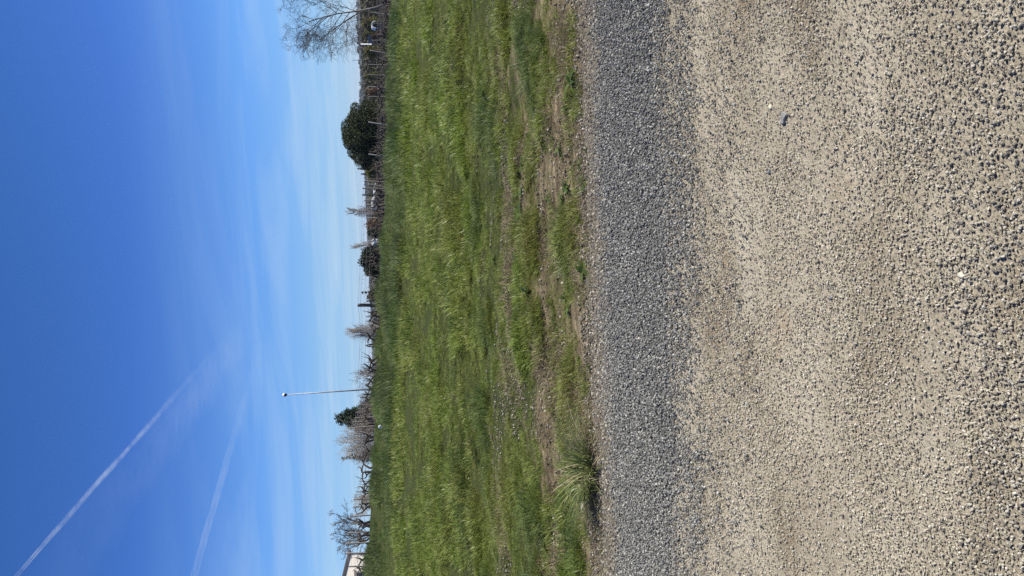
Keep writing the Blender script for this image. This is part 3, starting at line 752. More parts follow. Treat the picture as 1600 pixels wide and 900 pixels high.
# small pointed conifer on the skyline, and its bushy skirt
def conifer(u, v_top, Yd, wpx, seed, label, layers=9, droop=0.3, sparse=1.0, mat='fir', leaf=0.18, lean=0.0, vb=None, name='fir_tree'):
    top = at(u, v_top, Yd); g0 = gz(top.x, top.y) if vb is None else at(u, vb, Yd).z
    H = top.z - g0; W = wpx / FPX * Yd * 0.5; root = empty(name, (top.x, top.y, g0)); rr = random.Random(seed)
    mb = MB(); mb.tube([(0, 0, -0.2), (0, 0, H * .5), (0, 0, H * 0.995)], [H * .02, H * .014, 0.012], 6); mb.build('trunk', M['twig_dark'], root, True)
    V, F, A = [], [], []; br = MB()
    for l in range(layers):
        t = (l + 0.4) / layers; zc = H * (0.12 + 0.86 * t); rad = W * (1 - t) ** 0.7 + 0.06 * W
        for b in range(max(4, int(9 * sparse * (1.15 - t)))):
            a = rr.uniform(0, 6.283); ln = rad * rr.uniform(0.6, 1.1); d = Vector((math.cos(a), math.sin(a), 0))
            tip = d * ln + Vector((0, 0, zc - droop * ln + rr.gauss(0, .04) * H)); st = Vector((0, 0, zc + 0.03 * H))
            br.tube([st, tip], [0.02, 0.008], 3)
            for q in range(int(max(10, 30 * sparse * ln / W))):
                s = rr.uniform(0.15, 1.0); c = st.lerp(tip, s) + Vector((rr.gauss(0, 1), rr.gauss(0, 1), rr.gauss(0, .7))) * (0.06 * W + 0.02)
                e1 = (d + Vector((rr.gauss(0, .6), rr.gauss(0, .6), rr.gauss(0, .4)))).normalized() * leaf * rr.uniform(.5, 1.1); e2 = e1.cross(Vector((rr.gauss(0, 1), rr.gauss(0, 1), rr.gauss(0, 1)))).normalized() * leaf * 0.3
                i = len(V); V += [c - e1, c + e2, c + e1, c - e2]; F.append((i, i + 1, i + 2, i + 3)); A += [rr.random()] * 4
    m = np_mesh('crown', [tuple(v) for v in V], F, M[mat]); at_ = m.attributes.new('rnd', 'FLOAT', 'POINT'); at_.data.foreach_set('value', A)
    o = bpy.data.objects.new('crown', m); COL.objects.link(o); o.parent = root
    br.build('branches', M['twig_dark'], root)
    return tag(root, label, 'conifer')
conifer(443, 563, 140, 12, 41, 'small dark pointed conifer on the skyline beside the tarred post', 9, 0.2, 1.3, 'evergreen', 0.3, name='pointed_conifer')
bush('grey_bush', 437, 573, 135, 34, 'thicket', 'broad grey-brown bush skirting the small pointed conifer', 'bush', 2400, 0.32, 42)
conifer(246, 524, 78, 60, 43, 'bushy dark fir near the lamp mast', 10, 0.12, 4.4, 'fir', 0.18)
conifer(184, 532, 74, 32, 44, 'slim fir with open drooping branches on the house side of the bare shrubs', 10, 0.5, 1.3, 'fir', 0.13)

# bare trees
b0 = at(901, 606, 56)
bare_tree('birch_tree', (b0.x, b0.y, gz(b0.x, b0.y)), 7.2, 3, 'tall leaning bare birch at the field corner', 'birch', bark='birch_bark', twig='twig_dark', lean=(-0.40, 0.08),
          levels=4, kids=(15, 7, 6, 4), segs=(9, 6, 5, 3, 3), wob=0.075, up=(0.02, 0.03, -0.01, -0.02, -0.03), start=(0.22, 0.15, 0.1, 0.1), angle=(26, 62), ratio=0.60, r0=0.085, rmin=0.0058, trunk=0.9)
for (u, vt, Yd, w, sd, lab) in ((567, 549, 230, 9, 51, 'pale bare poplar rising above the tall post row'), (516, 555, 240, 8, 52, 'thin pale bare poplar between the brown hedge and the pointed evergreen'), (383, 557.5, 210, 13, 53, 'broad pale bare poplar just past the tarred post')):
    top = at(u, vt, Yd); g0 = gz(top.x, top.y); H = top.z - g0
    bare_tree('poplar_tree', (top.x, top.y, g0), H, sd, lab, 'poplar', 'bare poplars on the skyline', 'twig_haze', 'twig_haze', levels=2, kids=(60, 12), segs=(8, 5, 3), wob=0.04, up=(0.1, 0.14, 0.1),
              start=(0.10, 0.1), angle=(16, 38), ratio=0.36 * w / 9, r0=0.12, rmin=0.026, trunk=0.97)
for (u, vt, Yd, H, sd, lab, kw) in (
        (308, 553, 62, None, 61, 'rounded bare grey shrub just before the lamp mast', dict(wide=1)),
        (212, 528, 66, None, 62, 'tall pale leafless shrub between the two firs', dict(wide=1)),
        (196, 549, 64, None, 63, 'low brown leafless shrub at the foot of the slim fir', dict(wide=1)),
        (228, 551, 66, None, 64, 'low grey leafless shrub below the bushy fir', dict(wide=1)),
        (262, 560, 72, None, 65, 'scrubby bare bush between lamp mast and bushy fir', dict(wide=1)),
        (120, 549, 60, None, 66, 'small wispy bare shrub between the slim fir and the bare fruit tree', dict(wide=1)),
        (64, 520, 52, None, 67, 'spreading bare fruit tree next to the white house', dict(wide=0))):
    top = at(u, vt, Yd); g0 = gz(top.x, top.y); H = top.z - g0
    pal = 'twig_pale' if sd in (62, 66) else ('twig_dark' if sd == 67 else 'twig_grey')
    root = empty('bare_shrub' if sd != 67 else 'fruit_tree', (top.x, top.y, g0)); rr = random.Random(sd); mb = (MB(), MB())
    P = dict(levels=3, segs=(5, 4, 4, 3), wob=0.13, up=(0.10, 0.05, 0.03, 0.0), kids=(9, 7, 5), start=(0.15, 0.15, 0.1), angle=(22, 52), ratio=0.62, rmin=0.009, taper=0.35, r0=0.03)
    if sd == 67: P.update(levels=3, kids=(7, 5, 4), r0=0.05, ratio=0.5, angle=(28, 60), rmin=0.009, start=(0.3, 0.2, 0.1))
    stems = 7
    if sd == 62: stems = 10
    for s in range(stems):
        a = 6.283 * s / stems + rr.uniform(-.3, .3); k = rr.uniform(0.12, 0.65) if sd != 67 else rr.uniform(0.25, 0.95)
        grow(mb, rr, Vector((0.15 * k * math.cos(a), 0.15 * k * math.sin(a), -0.1)), Vector((k * math.cos(a), k * math.sin(a), 1)).normalized(), H * rr.uniform(0.62, 0.86) * math.sqrt(1 + 0.6 * k * k), P['r0'], 3 if sd == 67 else 2, dict(P, levels=3 if sd == 67 else 2))
    mb[0].build('stems', M[pal], root, True); mb[1].build('branches', M[pal], root, True)
    tag(root, lab, 'fruit tree' if sd == 67 else 'shrub')

# ------------------------------------------------------------------ vineyard: posts, wires, vine stumps
def post(ut, vt, Yd, ub, r, mat, label, name='vineyard_post', lean_y=0.0):
    """A post whose top is seen at (ut, vt); its foot stands on the ground at the same depth, seen at column ub."""
    top = at(ut, vt, Yd)
    z0 = gz(top.x, top.y); dv = (top.z - z0) / Yd * FPX
    xb = at(ub, vt + dv, Yd).x if ub is not None else top.x
    z0 = gz(xb, Yd)
    mb = MB(); rr = random.Random(int(ut * 7))
    H = top.z - z0; dx = top.x - xb
    k = [(-dx * 0.15, 0, -0.25), (0, 0, 0), (dx * .5 + rr.gauss(0, .008), rr.gauss(0, .008), H * .5), (dx, lean_y, H - 0.02), (dx, lean_y, H)]
    mb.tube(k, [r * 1.05, r * 1.03, r, r * 0.96, r * 0.8], 8)
    o = mb.build(name, M[mat], None, True, (xb, Yd, z0))
    tag(o, label, 'post', 'posts of the vineyard trellis')
    return top
W_ = 'post_wood'
post(880.5, 579.5, 45, 875, 0.040, W_, 'tilted weathered post nearest the birch trunk')
post(837, 581, 45.5, 837, 0.018, 'post_pale', 'thin pale stake right under the white striped panel')
post(821, 578, 45, 814.5, 0.042, W_, 'leaning weathered post just left of the white striped panel')
post(799, 575.5, 45, 797, 0.040, W_, 'upright weathered post, second past the white panel towards the pine')
post(783, 574.5, 45, 781.3, 0.040, W_, 'upright weathered post, third past the white panel towards the pine')
post(764.7, 575, 45, 761.5, 0.036, W_, 'slightly tilted post halfway between white panel and pine')
post(748.8, 575, 45, 748.5, 0.030, W_, 'thin upright post at the near edge of the pine')
post(709, 575.5, 45, 703.5, 0.040, 'post_pale', 'pale leaning post in front of the pine on its sunny side')
post(659, 576, 45, 654, 0.038, 'post_pale', 'pale leaning post in front of the pine on its shaded side')
A_row = [post(617, 568.8, 46, 615, 0.044, W_, 'tall weathered post, first of the tall row past the pine'),
         post(605.7, 566.3, 46.5, 605, 0.044, W_, 'tall weathered post, second of the tall row past the pine'),
         post(595.4, 565.7, 47, 595.4, 0.048, 'post_dark', 'tall dark post, third of the tall row past the pine')]
post(612, 576, 50, 607.5, 0.035, W_, 'short slanting strut between first and second tall posts')
post(587, 568.8, 53, 587, 0.042, W_, 'weathered post, fourth of the tall row past the pine')
post(580, 570, 57, 579.5, 0.040, W_, 'weathered post, fifth of the tall row past the pine')
post(571, 572, 62, 571, 0.030, W_, 'thin post under the pale poplar, sixth of the tall row')
post(565.7, 572, 66, 565.5, 0.028, W_, 'thin post under the pale poplar, seventh of the tall row')
post(559.5, 573, 70, 559, 0.040, 'post_pale', 'pale post touching the brown hedge, last of the tall row')
A_row.append(post(422.6, 558.6, 45.5, 422, 0.082, 'post_dark', 'thick tarred post rising alone above the vines', 'tarred_post'))
post(424.7, 561.3, 45.3, 424.2, 0.05, 'post_dark', 'shorter dark stake bound to the thick tarred post', 'tarred_post')
post(405, 572, 48, 405, 0.03, 'post_dark', 'short dark stake between tarred post and broad poplar')
A_row.append(post(375.5, 562, 46, 374.6, 0.034, 'post_dark', 'slim dark post in front of the broad poplar'))
post(359, 573.5, 46, 358, 0.04, 'post_dark', 'stubby dark post between the broad poplar and the rounded shrub')
C_row = [post(u, v, Yd, ub, 0.04, W_, lab) for (u, v, Yd, ub, lab) in (
    (231.4, 548.7, 47, 234, 'tallest weathered post below the bushy fir, nearest of the receding row'),
    (240.6, 551.4, 50, 242, 'second weathered post of the receding row below the bushy fir'),
    (247, 554.4, 54, 248.6, 'third weathered post of the receding row below the bushy fir'),
    (255.5, 555.3, 57, 257, 'fourth weathered post of the receding row below the bushy fir'),
    (260.8, 559.7, 64, 262, 'fifth weathered post of the receding row near the lamp mast'),
    (267.4, 560.5, 71, 268.2, 'sixth weathered post of the receding row near the lamp mast'),
    (273.5, 561.7, 79, 274, 'seventh weathered post of the receding row near the lamp mast'),
    (278.5, 562.6, 87, 279, 'eighth weathered post of the receding row near the lamp mast'),
    (283.3, 564.7, 96, 283.6, 'farthest weathered post of the receding row at the lamp mast'))]
post(221.3, 552.7, 50, 223, 0.036, W_, 'weathered post in front of the tall pale shrub')
B_row = [post(u, v, Yd, ub, 0.042, W_, lab) for (u, v, Yd, ub, lab) in (
    (14.7, 544.7, 42.5, 15.2, 'weathered post in front of the white house wall'),
    (35.3, 540.7, 43, 36.5, 'tall weathered post at the corner of the white house'),
    (50.7, 541.6, 44, 52.2, 'weathered post under the fruit tree, second from the house corner'),
    (66.7, 544, 45, 68.5, 'weathered post under the fruit tree, third from the house corner'),
    (81, 547, 47, 82.7, 'weathered post under the fruit tree, fourth from the house corner'),
    (93, 549, 50, 95, 'weathered post at the edge of the fruit tree, fifth from the house corner'),
    (108, 552, 53, 109, 'weathered post past the fruit tree, sixth from the house corner'),
    (120, 552.3, 56, 121, 'weathered post beside the wispy shrub, seventh from the house corner'),
    (131.5, 556, 62, 132, 'weathered post past the wispy shrub, eighth from the house corner'),
    (139.5, 559.5, 70, 140, 'short weathered post, ninth from the house corner'),
    (148, 561.5, 80, 148.4, 'short weathered post, tenth from the house corner'),
    (161.5, 564, 95, 161.7, 'shortest weathered post near the slim fir, farthest from the house'))]

def wire(pts, drop, label, sag=0.03, r=0.0065, fluff=0.0, seed=1, ext=None):
    mb = MB(); path = []; rr = random.Random(seed)
    pts = [Vector(p) for p in pts]
    for a, b in zip(pts[:-1], pts[1:]):
        n = max(3, int((b - a).length / 1.2))
        for k in range(n):
            t = k / n; q = a.lerp(b, t); q.z -= drop + sag * math.sin(math.pi * t); path.append(q)
    path.append(pts[-1] - Vector((0, 0, drop)))
    o = path[0].copy(); mb.tube([p - o for p in path], r, 4)
    w = mb.build('trellis_wire', M['wire'], None, False, o)
    tag(w, label, 'wire', 'wires of the vineyard trellis')
    if fluff:                           # dead tendrils and cane ends still tied to the wire
        mc = MB()
        for a, b in zip(path[:-1], path[1:]):
            for k in range(int(fluff * (b - a).length)):
                p = a.lerp(b, rr.random()) - o
                d = Vector((rr.gauss(0, .6), rr.gauss(0, .3), rr.gauss(-0.2, .6))).normalized()
                l = rr.uniform(0.05, 0.22); mc.tube([p, p + d * l * .5, p + d * l * .8 + Vector((rr.gauss(0, .04), 0, rr.gauss(0, .04)))], [0.008, 0.007, 0.005], 3)
        mc.build('dry_tendrils', M['twig_grey'], w)
    return w
endA = at(285, 556, 47)
for k, (d, f, nm) in enumerate(((0.03, 2.2, 'top'), (0.16, 1.5, 'second'), (0.36, 1.2, 'third'), (0.58, 0.6, 'lowest'))):
    wire(A_row + [endA], d, '%s trellis wire stretched past the tarred post against the sky' % nm, 0.04, 0.0065, f, 70 + k)
    wire(C_row, d, '%s trellis wire along the receding posts near the lamp mast' % nm, 0.02, 0.006, 1.0, 80 + k)
    wire(B_row + [at(200, 558, 100)], d, '%s trellis wire along the posts under the fruit tree' % nm, 0.03, 0.006, 1.3, 90 + k)
for k, v in enumerate((588.5, 593, 598)):
    wire([at(905, v, 45.2), at(800, v + 0.6, 45.2), at(700, v + 1.2, 45.2), at(617, v + 1.0, 45.5)], 0, '%s trellis wire between the birch and the tall post row' % ('upper', 'middle', 'lower')[k], 0.03, 0.0045, 0.8, 100 + k)

def vine_mesh(seed):
    rr = random.Random(seed); mb = MB(); p = Vector((0, 0, -0.05)); d = Vector((rr.gauss(0, .25), rr.gauss(0, .2), 1)).normalized(); pts, rad = [p.copy()], [0.055]
    H = rr.uniform(0.42, 0.62); n = 6
    for k in range(n):
        d = (d + Vector((rr.gauss(0, .38), rr.gauss(0, .3), 0.25))).normalized(); p = p + d * H / n; pts.append(p.copy()); rad.append(0.05 - 0.012 * k / n + rr.uniform(-.008, .012))
    mb.tube(pts, rad, 6)
    heads = []
    for s in range(rr.choice((2, 2, 3))):
        a = rr.uniform(0, 6.283) if s > 1 else (0.2 + math.pi * s + rr.gauss(0, .4)); q = pts[-1].copy(); dd = Vector((math.cos(a), 0.4 * math.sin(a), rr.uniform(0.1, 0.8))).normalized(); ap, ar = [pts[-2].copy(), q.copy()], [0.035, 0.038]
        for k in range(3):
            q = q + dd * rr.uniform(0.07, 0.13); dd = (dd + Vector((rr.gauss(0, .4), rr.gauss(0, .3), rr.gauss(.25, .3)))).normalized(); ap.append(q.copy()); ar.append(0.036 - 0.006 * k)
        mb.tube(ap, ar, 5); heads.append(q.copy())
    cn = MB()
    for h in heads:
        for s in range(rr.choice((1, 2, 3))):
            dd = Vector((rr.gauss(0, .45), rr.gauss(0, .3), 1)).normalized(); q = h.copy(); cp = [q.copy()]
            L_ = rr.choice((0.08, 0.12, 0.2, 0.35))
            for k in range(3): q = q + dd * L_ / 3; dd = (dd + Vector((rr.gauss(0, .25), rr.gauss(0, .2), 0))).normalized(); cp.append(q.copy())
            cn.tube(cp, [0.011, 0.010, 0.009, 0.006], 4)
    return mb.mesh('vine_stump', True), cn.mesh('canes', True)
VINES = [vine_mesh(900 + k) for k in range(9)]
for a, b in VINES: a.materials.append(M['vine']); b.materials.append(M['cane'])
def vine(x, y, k, rz, s, label, group):
    o = bpy.data.objects.new('vine_stump', VINES[k][0]); COL.objects.link(o); o.location = (x, y, gz(x, y)); o.rotation_euler = (0, 0, rz); o.scale = (s, s, s)
    c = bpy.data.objects.new('canes', VINES[k][1]); COL.objects.link(c); c.parent = o
    tag(o, label, 'vine', group)
ORD = ['nearest', 'second', 'third', 'fourth', 'fifth', 'sixth', 'seventh', 'eighth', 'ninth', 'tenth', 'eleventh', 'twelfth', 'thirteenth', 'fourteenth', 'fifteenth', 'sixteenth', 'seventeenth', 'eighteenth', 'nineteenth', 'twentieth']
rr = random.Random(77)
xsv = [18.3 - 0.78 * k + rr.uniform(-.14, .14) for k in range(47)]
for k, x in enumerate(xsv):
    y = 44.9 + rr.uniform(-.2, .2)
    if x > 6.0: ref, q = 'birch', sum(1 for t in xsv if t > x)
    elif x > -4.5: ref, q = 'tarred post towards the %s' % ('pine' if x > -1.05 else 'lamp'), None
    else: ref, q = 'white house', sum(1 for t in xsv if t < x)
    if q is None:
        same = [t for t in xsv if (-1.05 < t <= 6.0 if x > -1.05 else -4.5 < t <= -1.05)]; q = sum(1 for t in same if abs(t + 1.05) < abs(x + 1.05))
    vine(x, y, k % 9, rr.uniform(-.6, .6) + (math.pi if rr.random() < .5 else 0), rr.uniform(0.95, 1.35), 'gnarled black vine stump at the grass edge, %s from the %s' % (ORD[q], ref), 'vine stumps along the grass edge')
_ones = ['', 'first', 'second', 'third', 'fourth', 'fifth', 'sixth', 'seventh', 'eighth', 'ninth', 'tenth', 'eleventh', 'twelfth', 'thirteenth', 'fourteenth', 'fifteenth', 'sixteenth', 'seventeenth', 'eighteenth', 'nineteenth']
def ordinal(n):
    if n < 20: return _ones[n]
    t = {2: 'twent', 3: 'thirt', 4: 'fort'}[n // 10]
    return t + 'ieth' if n % 10 == 0 else t + 'y-' + _ones[n % 10]
for row, (yy, n) in enumerate(((47.2, 44), (49.6, 44))):
    for k in range(n):
        x = 20.5 - 0.95 * k * (yy / 46) + rr.uniform(-.2, .2)
        end, q = ('birch', k + 1) if k < n // 2 else ('house', n - k)
        vine(x, yy + rr.uniform(-.25, .25), rr.randrange(9), rr.uniform(0, 6.283), rr.uniform(0.9, 1.3), 'bare vine stump in the %s vine row, %s counted from the %s end' % (('second', 'third')[row], ordinal(q), end), 'vine stumps in the %s row' % ('second', 'third')[row])
# the rest of the vineyard, too far and dense to count: bare canes on wires down the slope
mb = MB(); rr = random.Random(88)
for i in range(2900):
    yy = 52 + 96 * rr.random() ** 1.2; x = rr.uniform(-0.12, 0.46) * yy
    yy = round(yy / 2.6) * 2.6 + rr.uniform(-.2, .2); z = gz(x, yy)
    q = Vector((x, yy, z)); mb.tube([q, q + Vector((rr.gauss(0, .12), 0, .35)), q + Vector((rr.gauss(0, .25), rr.gauss(0, .1), rr.uniform(.45, .85)))], [0.05, 0.04, 0.015], 4, cap=False)
    if i % 16 == 0: mb.tube([q, q + Vector((rr.gauss(0, .05), 0, 1.2))], [0.025, 0.025], 4, cap=False)
o = mb.build('distant_vines', M['cane'])
tag(o, 'distant rows of bare vines running down into the valley', kind='stuff')

# ------------------------------------------------------------------ lamp mast, white panel, marker, vehicles, sheds, house
def lamp_mast():
    top = at(283, 444.5, 54); z0 = gz(top.x, top.y); H = top.z - z0
    root = empty('lamp_mast', (top.x, top.y, z0))
    mb = MB(); mb.tube([(0, 0, -0.3), (0, 0, H * .5), (0, 0, H - 0.12)], [0.062, 0.046, 0.030], 16); mb.build('pole', M['pole'], root, True)
    mb = MB(); mb.tube([(0, 0, 0), (0, 0, 0.35), (0, 0, 0.37)], [0.10, 0.10, 0.08], 16); mb.build('base_sleeve', M['pole'], root, True)
    mb = MB(); n = 10; mb.tube([(0, 0, H - 0.10 + 0.24 * k / n) for k in range(n + 1)], [max(0.015, 0.125 * math.sin(math.pi * (k + 0.4) / (n + 0.8))) for k in range(n + 1)], 18); mb.build('globe', M['lamp_white'], root, True)
    mb = MB(); mb.tube([(0, 0, H - 0.17), (0, 0, H - 0.07), (-0.02, 0, H - 0.01)], [0.045, 0.11, 0.128], 16); mb.build('collar', M['lamp_dark'], root, True)
    tag(root, 'slender grey lamp mast with a white globe rising above the vines', 'lamp post')
lamp_mast()

def panel_sign():
    Yd = 70; a, b = at(831, 563.3, Yd), at(831, 580.8, Yd); z0 = gz(a.x, a.y); H = a.z - z0; hb = b.z - z0
    root = empty('striped_panel', (a.x, a.y, z0), R(38)); n = 4; hh = (H - hb) / n
    for k in range(n):
        mb = MB(); mb.box((0, 0, hb + hh * (k + .5)), (0.085, 0.02, hh * 0.46)); mb.build('plate', M['white'], root)
    mb = MB(); mb.box((0, 0.034, (H + 0.0) / 2 - 0.1), (0.02, 0.012, H / 2 + 0.08)); mb.build('stake', M['post_dark'], root)
    tag(root, 'tall narrow white panel of four plates standing between birch and pine', 'sign')
panel_sign()

def marker():
    c = at(233, 594, 36.5); z0 = gz(c.x, c.y); h = c.z - z0
    root = empty('round_marker', (c.x, c.y, z0)); yaw = 0.3
    mb = MB()
    mb.tube([(0, 0.0, h), (0, -0.012, h), (0, -0.018, h)], [0.088, 0.088, 0.07], 20); mb.build('disc', M['white'], root, True)
    mb = MB(); mb.tube([(0, -0.017, h), (0, -0.03, h)], [0.02, 0.016], 10); mb.build('hub', M['slate'], root, True)
    mb = MB(); mb.tube([(0, 0.02, -0.2), (0, 0.02, h + 0.05)], [0.012, 0.012], 6); mb.build('stake', M['post_wood'], root, True)
    tag(root, 'small round white marker with grey centre in the rough grass', 'marker')
marker()

def hoop_cover():
    Yd = 126; top = at(862, 580.2, Yd); z0 = gz(top.x, top.y); H = top.z - z0; root = empty('hoop_cover', (top.x, top.y, z0), R(10)); r = 0.66; n = 14
    V, F = [], []
    for yy in (0, 0.9):
        for rad in (r, r - 0.13):
            for k in range(n + 1):
                a = math.pi * k / n; V.append((rad * math.cos(a), yy, H - r + rad * math.sin(a)))
    m = n + 1
    for k in range(n): F += [(k, k + 1, 2 * m + k + 1, 2 * m + k), (m + k + 1, m + k, 3 * m + k, 3 * m + k + 1), (k + 1, k, m + k, m + k + 1), (2 * m + k, 2 * m + k + 1, 3 * m + k + 1, 3 * m + k)]
    mb = MB(); mb.add(V, F); mb.build('cover', M['white'], root, False)
    for sx in (-1, 1):
        for yy in (0.1, 0.8): mb = MB(); mb.tube([(sx * (r - .06), yy, -.2), (sx * (r - .06), yy, H - r + .02)], .03, 6); mb.build('leg', M['grey_sheet'], root)
    mb = MB(); mb.box((0, 0.82, (H - 0.3) / 2), (r - .15, 0.02, (H - .3) / 2)); mb.build('shade_sheet', M['lamp_dark'], root)  # black sheet added as the shade inside the arch
    tag(root, 'small white arched cover open at the front, next to the birch', 'shelter')
hoop_cover()
def tank():
    Yd = 124; top = at(838.5, 575, Yd); z0 = gz(top.x, top.y); H = top.z - z0; root = empty('water_tank', (top.x, top.y, z0), R(10))
    mb = MB(); mb.box((0, 0, H - 0.36), (0.5, 0.5, 0.33)); mb.build('body', M['navy'], root)
    mb = MB(); mb.tube([(0, 0, H - 0.03), (0, 0, H + .03)], [.16, .15], 12); mb.build('lid', M['navy'], root)
    mb = MB(); mb.box((0, 0, H - 0.74), (0.58, 0.58, 0.045)); mb.build('pallet', M['post_pale'], root)
    for sx in (-1, 1):
        for sy in (-1, 1): mb = MB(); mb.box((sx * .5, sy * .5, (H - .79) / 2 - .1), (.05, .05, (H - .79) / 2 + .1)); mb.build('leg', M['post_wood'], root)
    tag(root, 'dark blue water tank on a stand beside the white panel', 'water tank')
tank()

def shed(u0, u1, v_top, v_bot, Yd, label, name='low_shed'):
    a, b = at(u0, v_bot, Yd), at(u1, v_bot, Yd); t = at((u0 + u1) / 2, v_top, Yd); cx = (a.x + b.x) / 2; hw = abs(b.x - a.x) / 2
    z0 = gz(cx, Yd); hb = t.z - z0
    root = empty(name, (cx, Yd, z0), R(18))
    mb = MB(); mb.box((0, 2.0, hb / 2 - 0.2), (hw, 2.0, hb / 2 + 0.2)); mb.build('wall', M['white'], root)
    mb = MB(); e = 0.15; mb.add([(-hw - e, -e, hb + .003), (hw + e, -e, hb + .003), (hw + e, 4 + e, hb + .003), (-hw - e, 4 + e, hb + .003), (-hw - e, 2, hb + 0.55), (hw + e, 2, hb + 0.55)],
                     [(0, 1, 5, 4), (2, 3, 4, 5), (0, 4, 3), (1, 2, 5), (0, 3, 2, 1)]); mb.build('roof', M['grey_sheet'], root)
    mb = MB(); mb.box((hw * .4, -0.012, 0.95), (0.4, 0.01, 0.95)); mb.build('door', M['frame'], root)
    tag(root, label, 'shed')
shed(594, 614, 587.6, 592, 150, 'long low white shed behind the first tall posts')
shed(579.5, 593, 583.8, 588, 175, 'second white shed behind the fourth and fifth tall posts')
shed(521, 528, 584.5, 588, 170, 'tiny white hut between the hedge and the pointed evergreen')
def mast(u, vt, vb, Yd, r, mat, label, name):
    top = at(u, vt, Yd); z0 = min(gz(top.x, top.y), at(u, vb, Yd).z); H = top.z - z0
    root = empty(name, (top.x, top.y, z0)); mb = MB(); mb.tube([(0, 0, -1), (0, 0, H * .7), (0, 0, H)], [r, r * .8, r * .35], 6); mb.build('shaft', M[mat], root)
    mb = MB()
    for k in (0.8, 0.88): mb.tube([(-r * 5, 0, H * k), (r * 5, 0, H * k)], r * .3, 4)
    mb.build('cross_arm', M[mat], root)
    tag(root, label, 'mast')
mast(806, 549.5, 562, 1350, 0.55, 'pole', 'thin aerial mast on the hill skyline between pine and birch', 'aerial_mast')
mast(523.7, 573.5, 588, 168, 0.06, 'white', 'thin white pole beside the tiny white hut', 'flag_pole')
for (u, vt, w, lab) in ((636.5, 558, 4.5, 'taller spire-like tree on the skyline beside the pine'), (628, 563.8, 3.2, 'smaller spire-like tree on the skyline beside the pine')):
    conifer(u, vt, 900, w * 1.5, int(u), lab, 14, 0.2, 1.2, 'far_wood', 0.8, name='spire_tree', vb=576)

def house():
    Yd = 74; c = at(33, 546.6, Yd); z0 = gz(c.x, Yd); H = c.z - z0; Wd, D = 9.0, 11.0
    root = empty('white_house', (c.x, Yd, z0), R(40)); sl = 0.26; rh = H + Wd / 2 * sl
    mb = MB(); e = 0.0
    V = [(0, 0, -.4), (-Wd, 0, -.4), (-Wd, 0, H), (-Wd / 2, 0, rh), (0, 0, H)]; V += [(x, D, z) for (x, y, z) in V]
    mb.add(V, [(0, 1, 2, 3, 4), (9, 8, 7, 6, 5), (0, 4, 9, 5), (1, 6, 7, 2), (0, 5, 6, 1)]); mb.build('wall', M['wall'], root)
    for s in (0, 1):
        mb = MB(); x0, x1 = (0.45, -Wd / 2) if s == 0 else (-Wd - 0.45, -Wd / 2); t = 0.22
        ze = H - 0.45 * sl + 0.01; V = [(x0, -.10, ze), (x1, -.10, rh + .01), (x1, D + .4, rh + .01), (x0, D + .4, ze)]; V += [(x, y, z + t) for x, y, z in V]
        mb.add(V, [(3, 2, 1, 0), (4, 5, 6, 7), (0, 1, 5, 4), (1, 2, 6, 5), (2, 3, 7, 6), (3, 0, 4, 7)]); mb.build('roof_slope', M['roof'], root)
    for wx in (-2.3, -4.9, -7.2):
        zc = H * 0.52
        f = MB(); f.box((wx, -0.03, zc), (0.62, 0.035, 0.62)); fr = f.build('window', M['frame'], root)
        g = MB(); g.box((wx - .28, -0.068, zc), (0.26, 0.006, 0.54)); g.build('pane', M['glass'], fr)
        g = MB(); g.box((wx + .28, -0.068, zc), (0.26, 0.006, 0.54)); g.build('pane', M['glass'], fr)
        g = MB(); g.box((wx, -0.045, zc + .70), (0.80, 0.04, 0.07)); g.build('lintel', M['frame'], fr)
    mb = MB(); mb.tube([(0.06, -0.06, 0), (0.06, -0.06, H - .05)], 0.05, 8); mb.build('downpipe', M['grey_sheet'], root)
    tag(root, 'white rendered house gable under a dark roof at the end of the vines', 'house')
house()

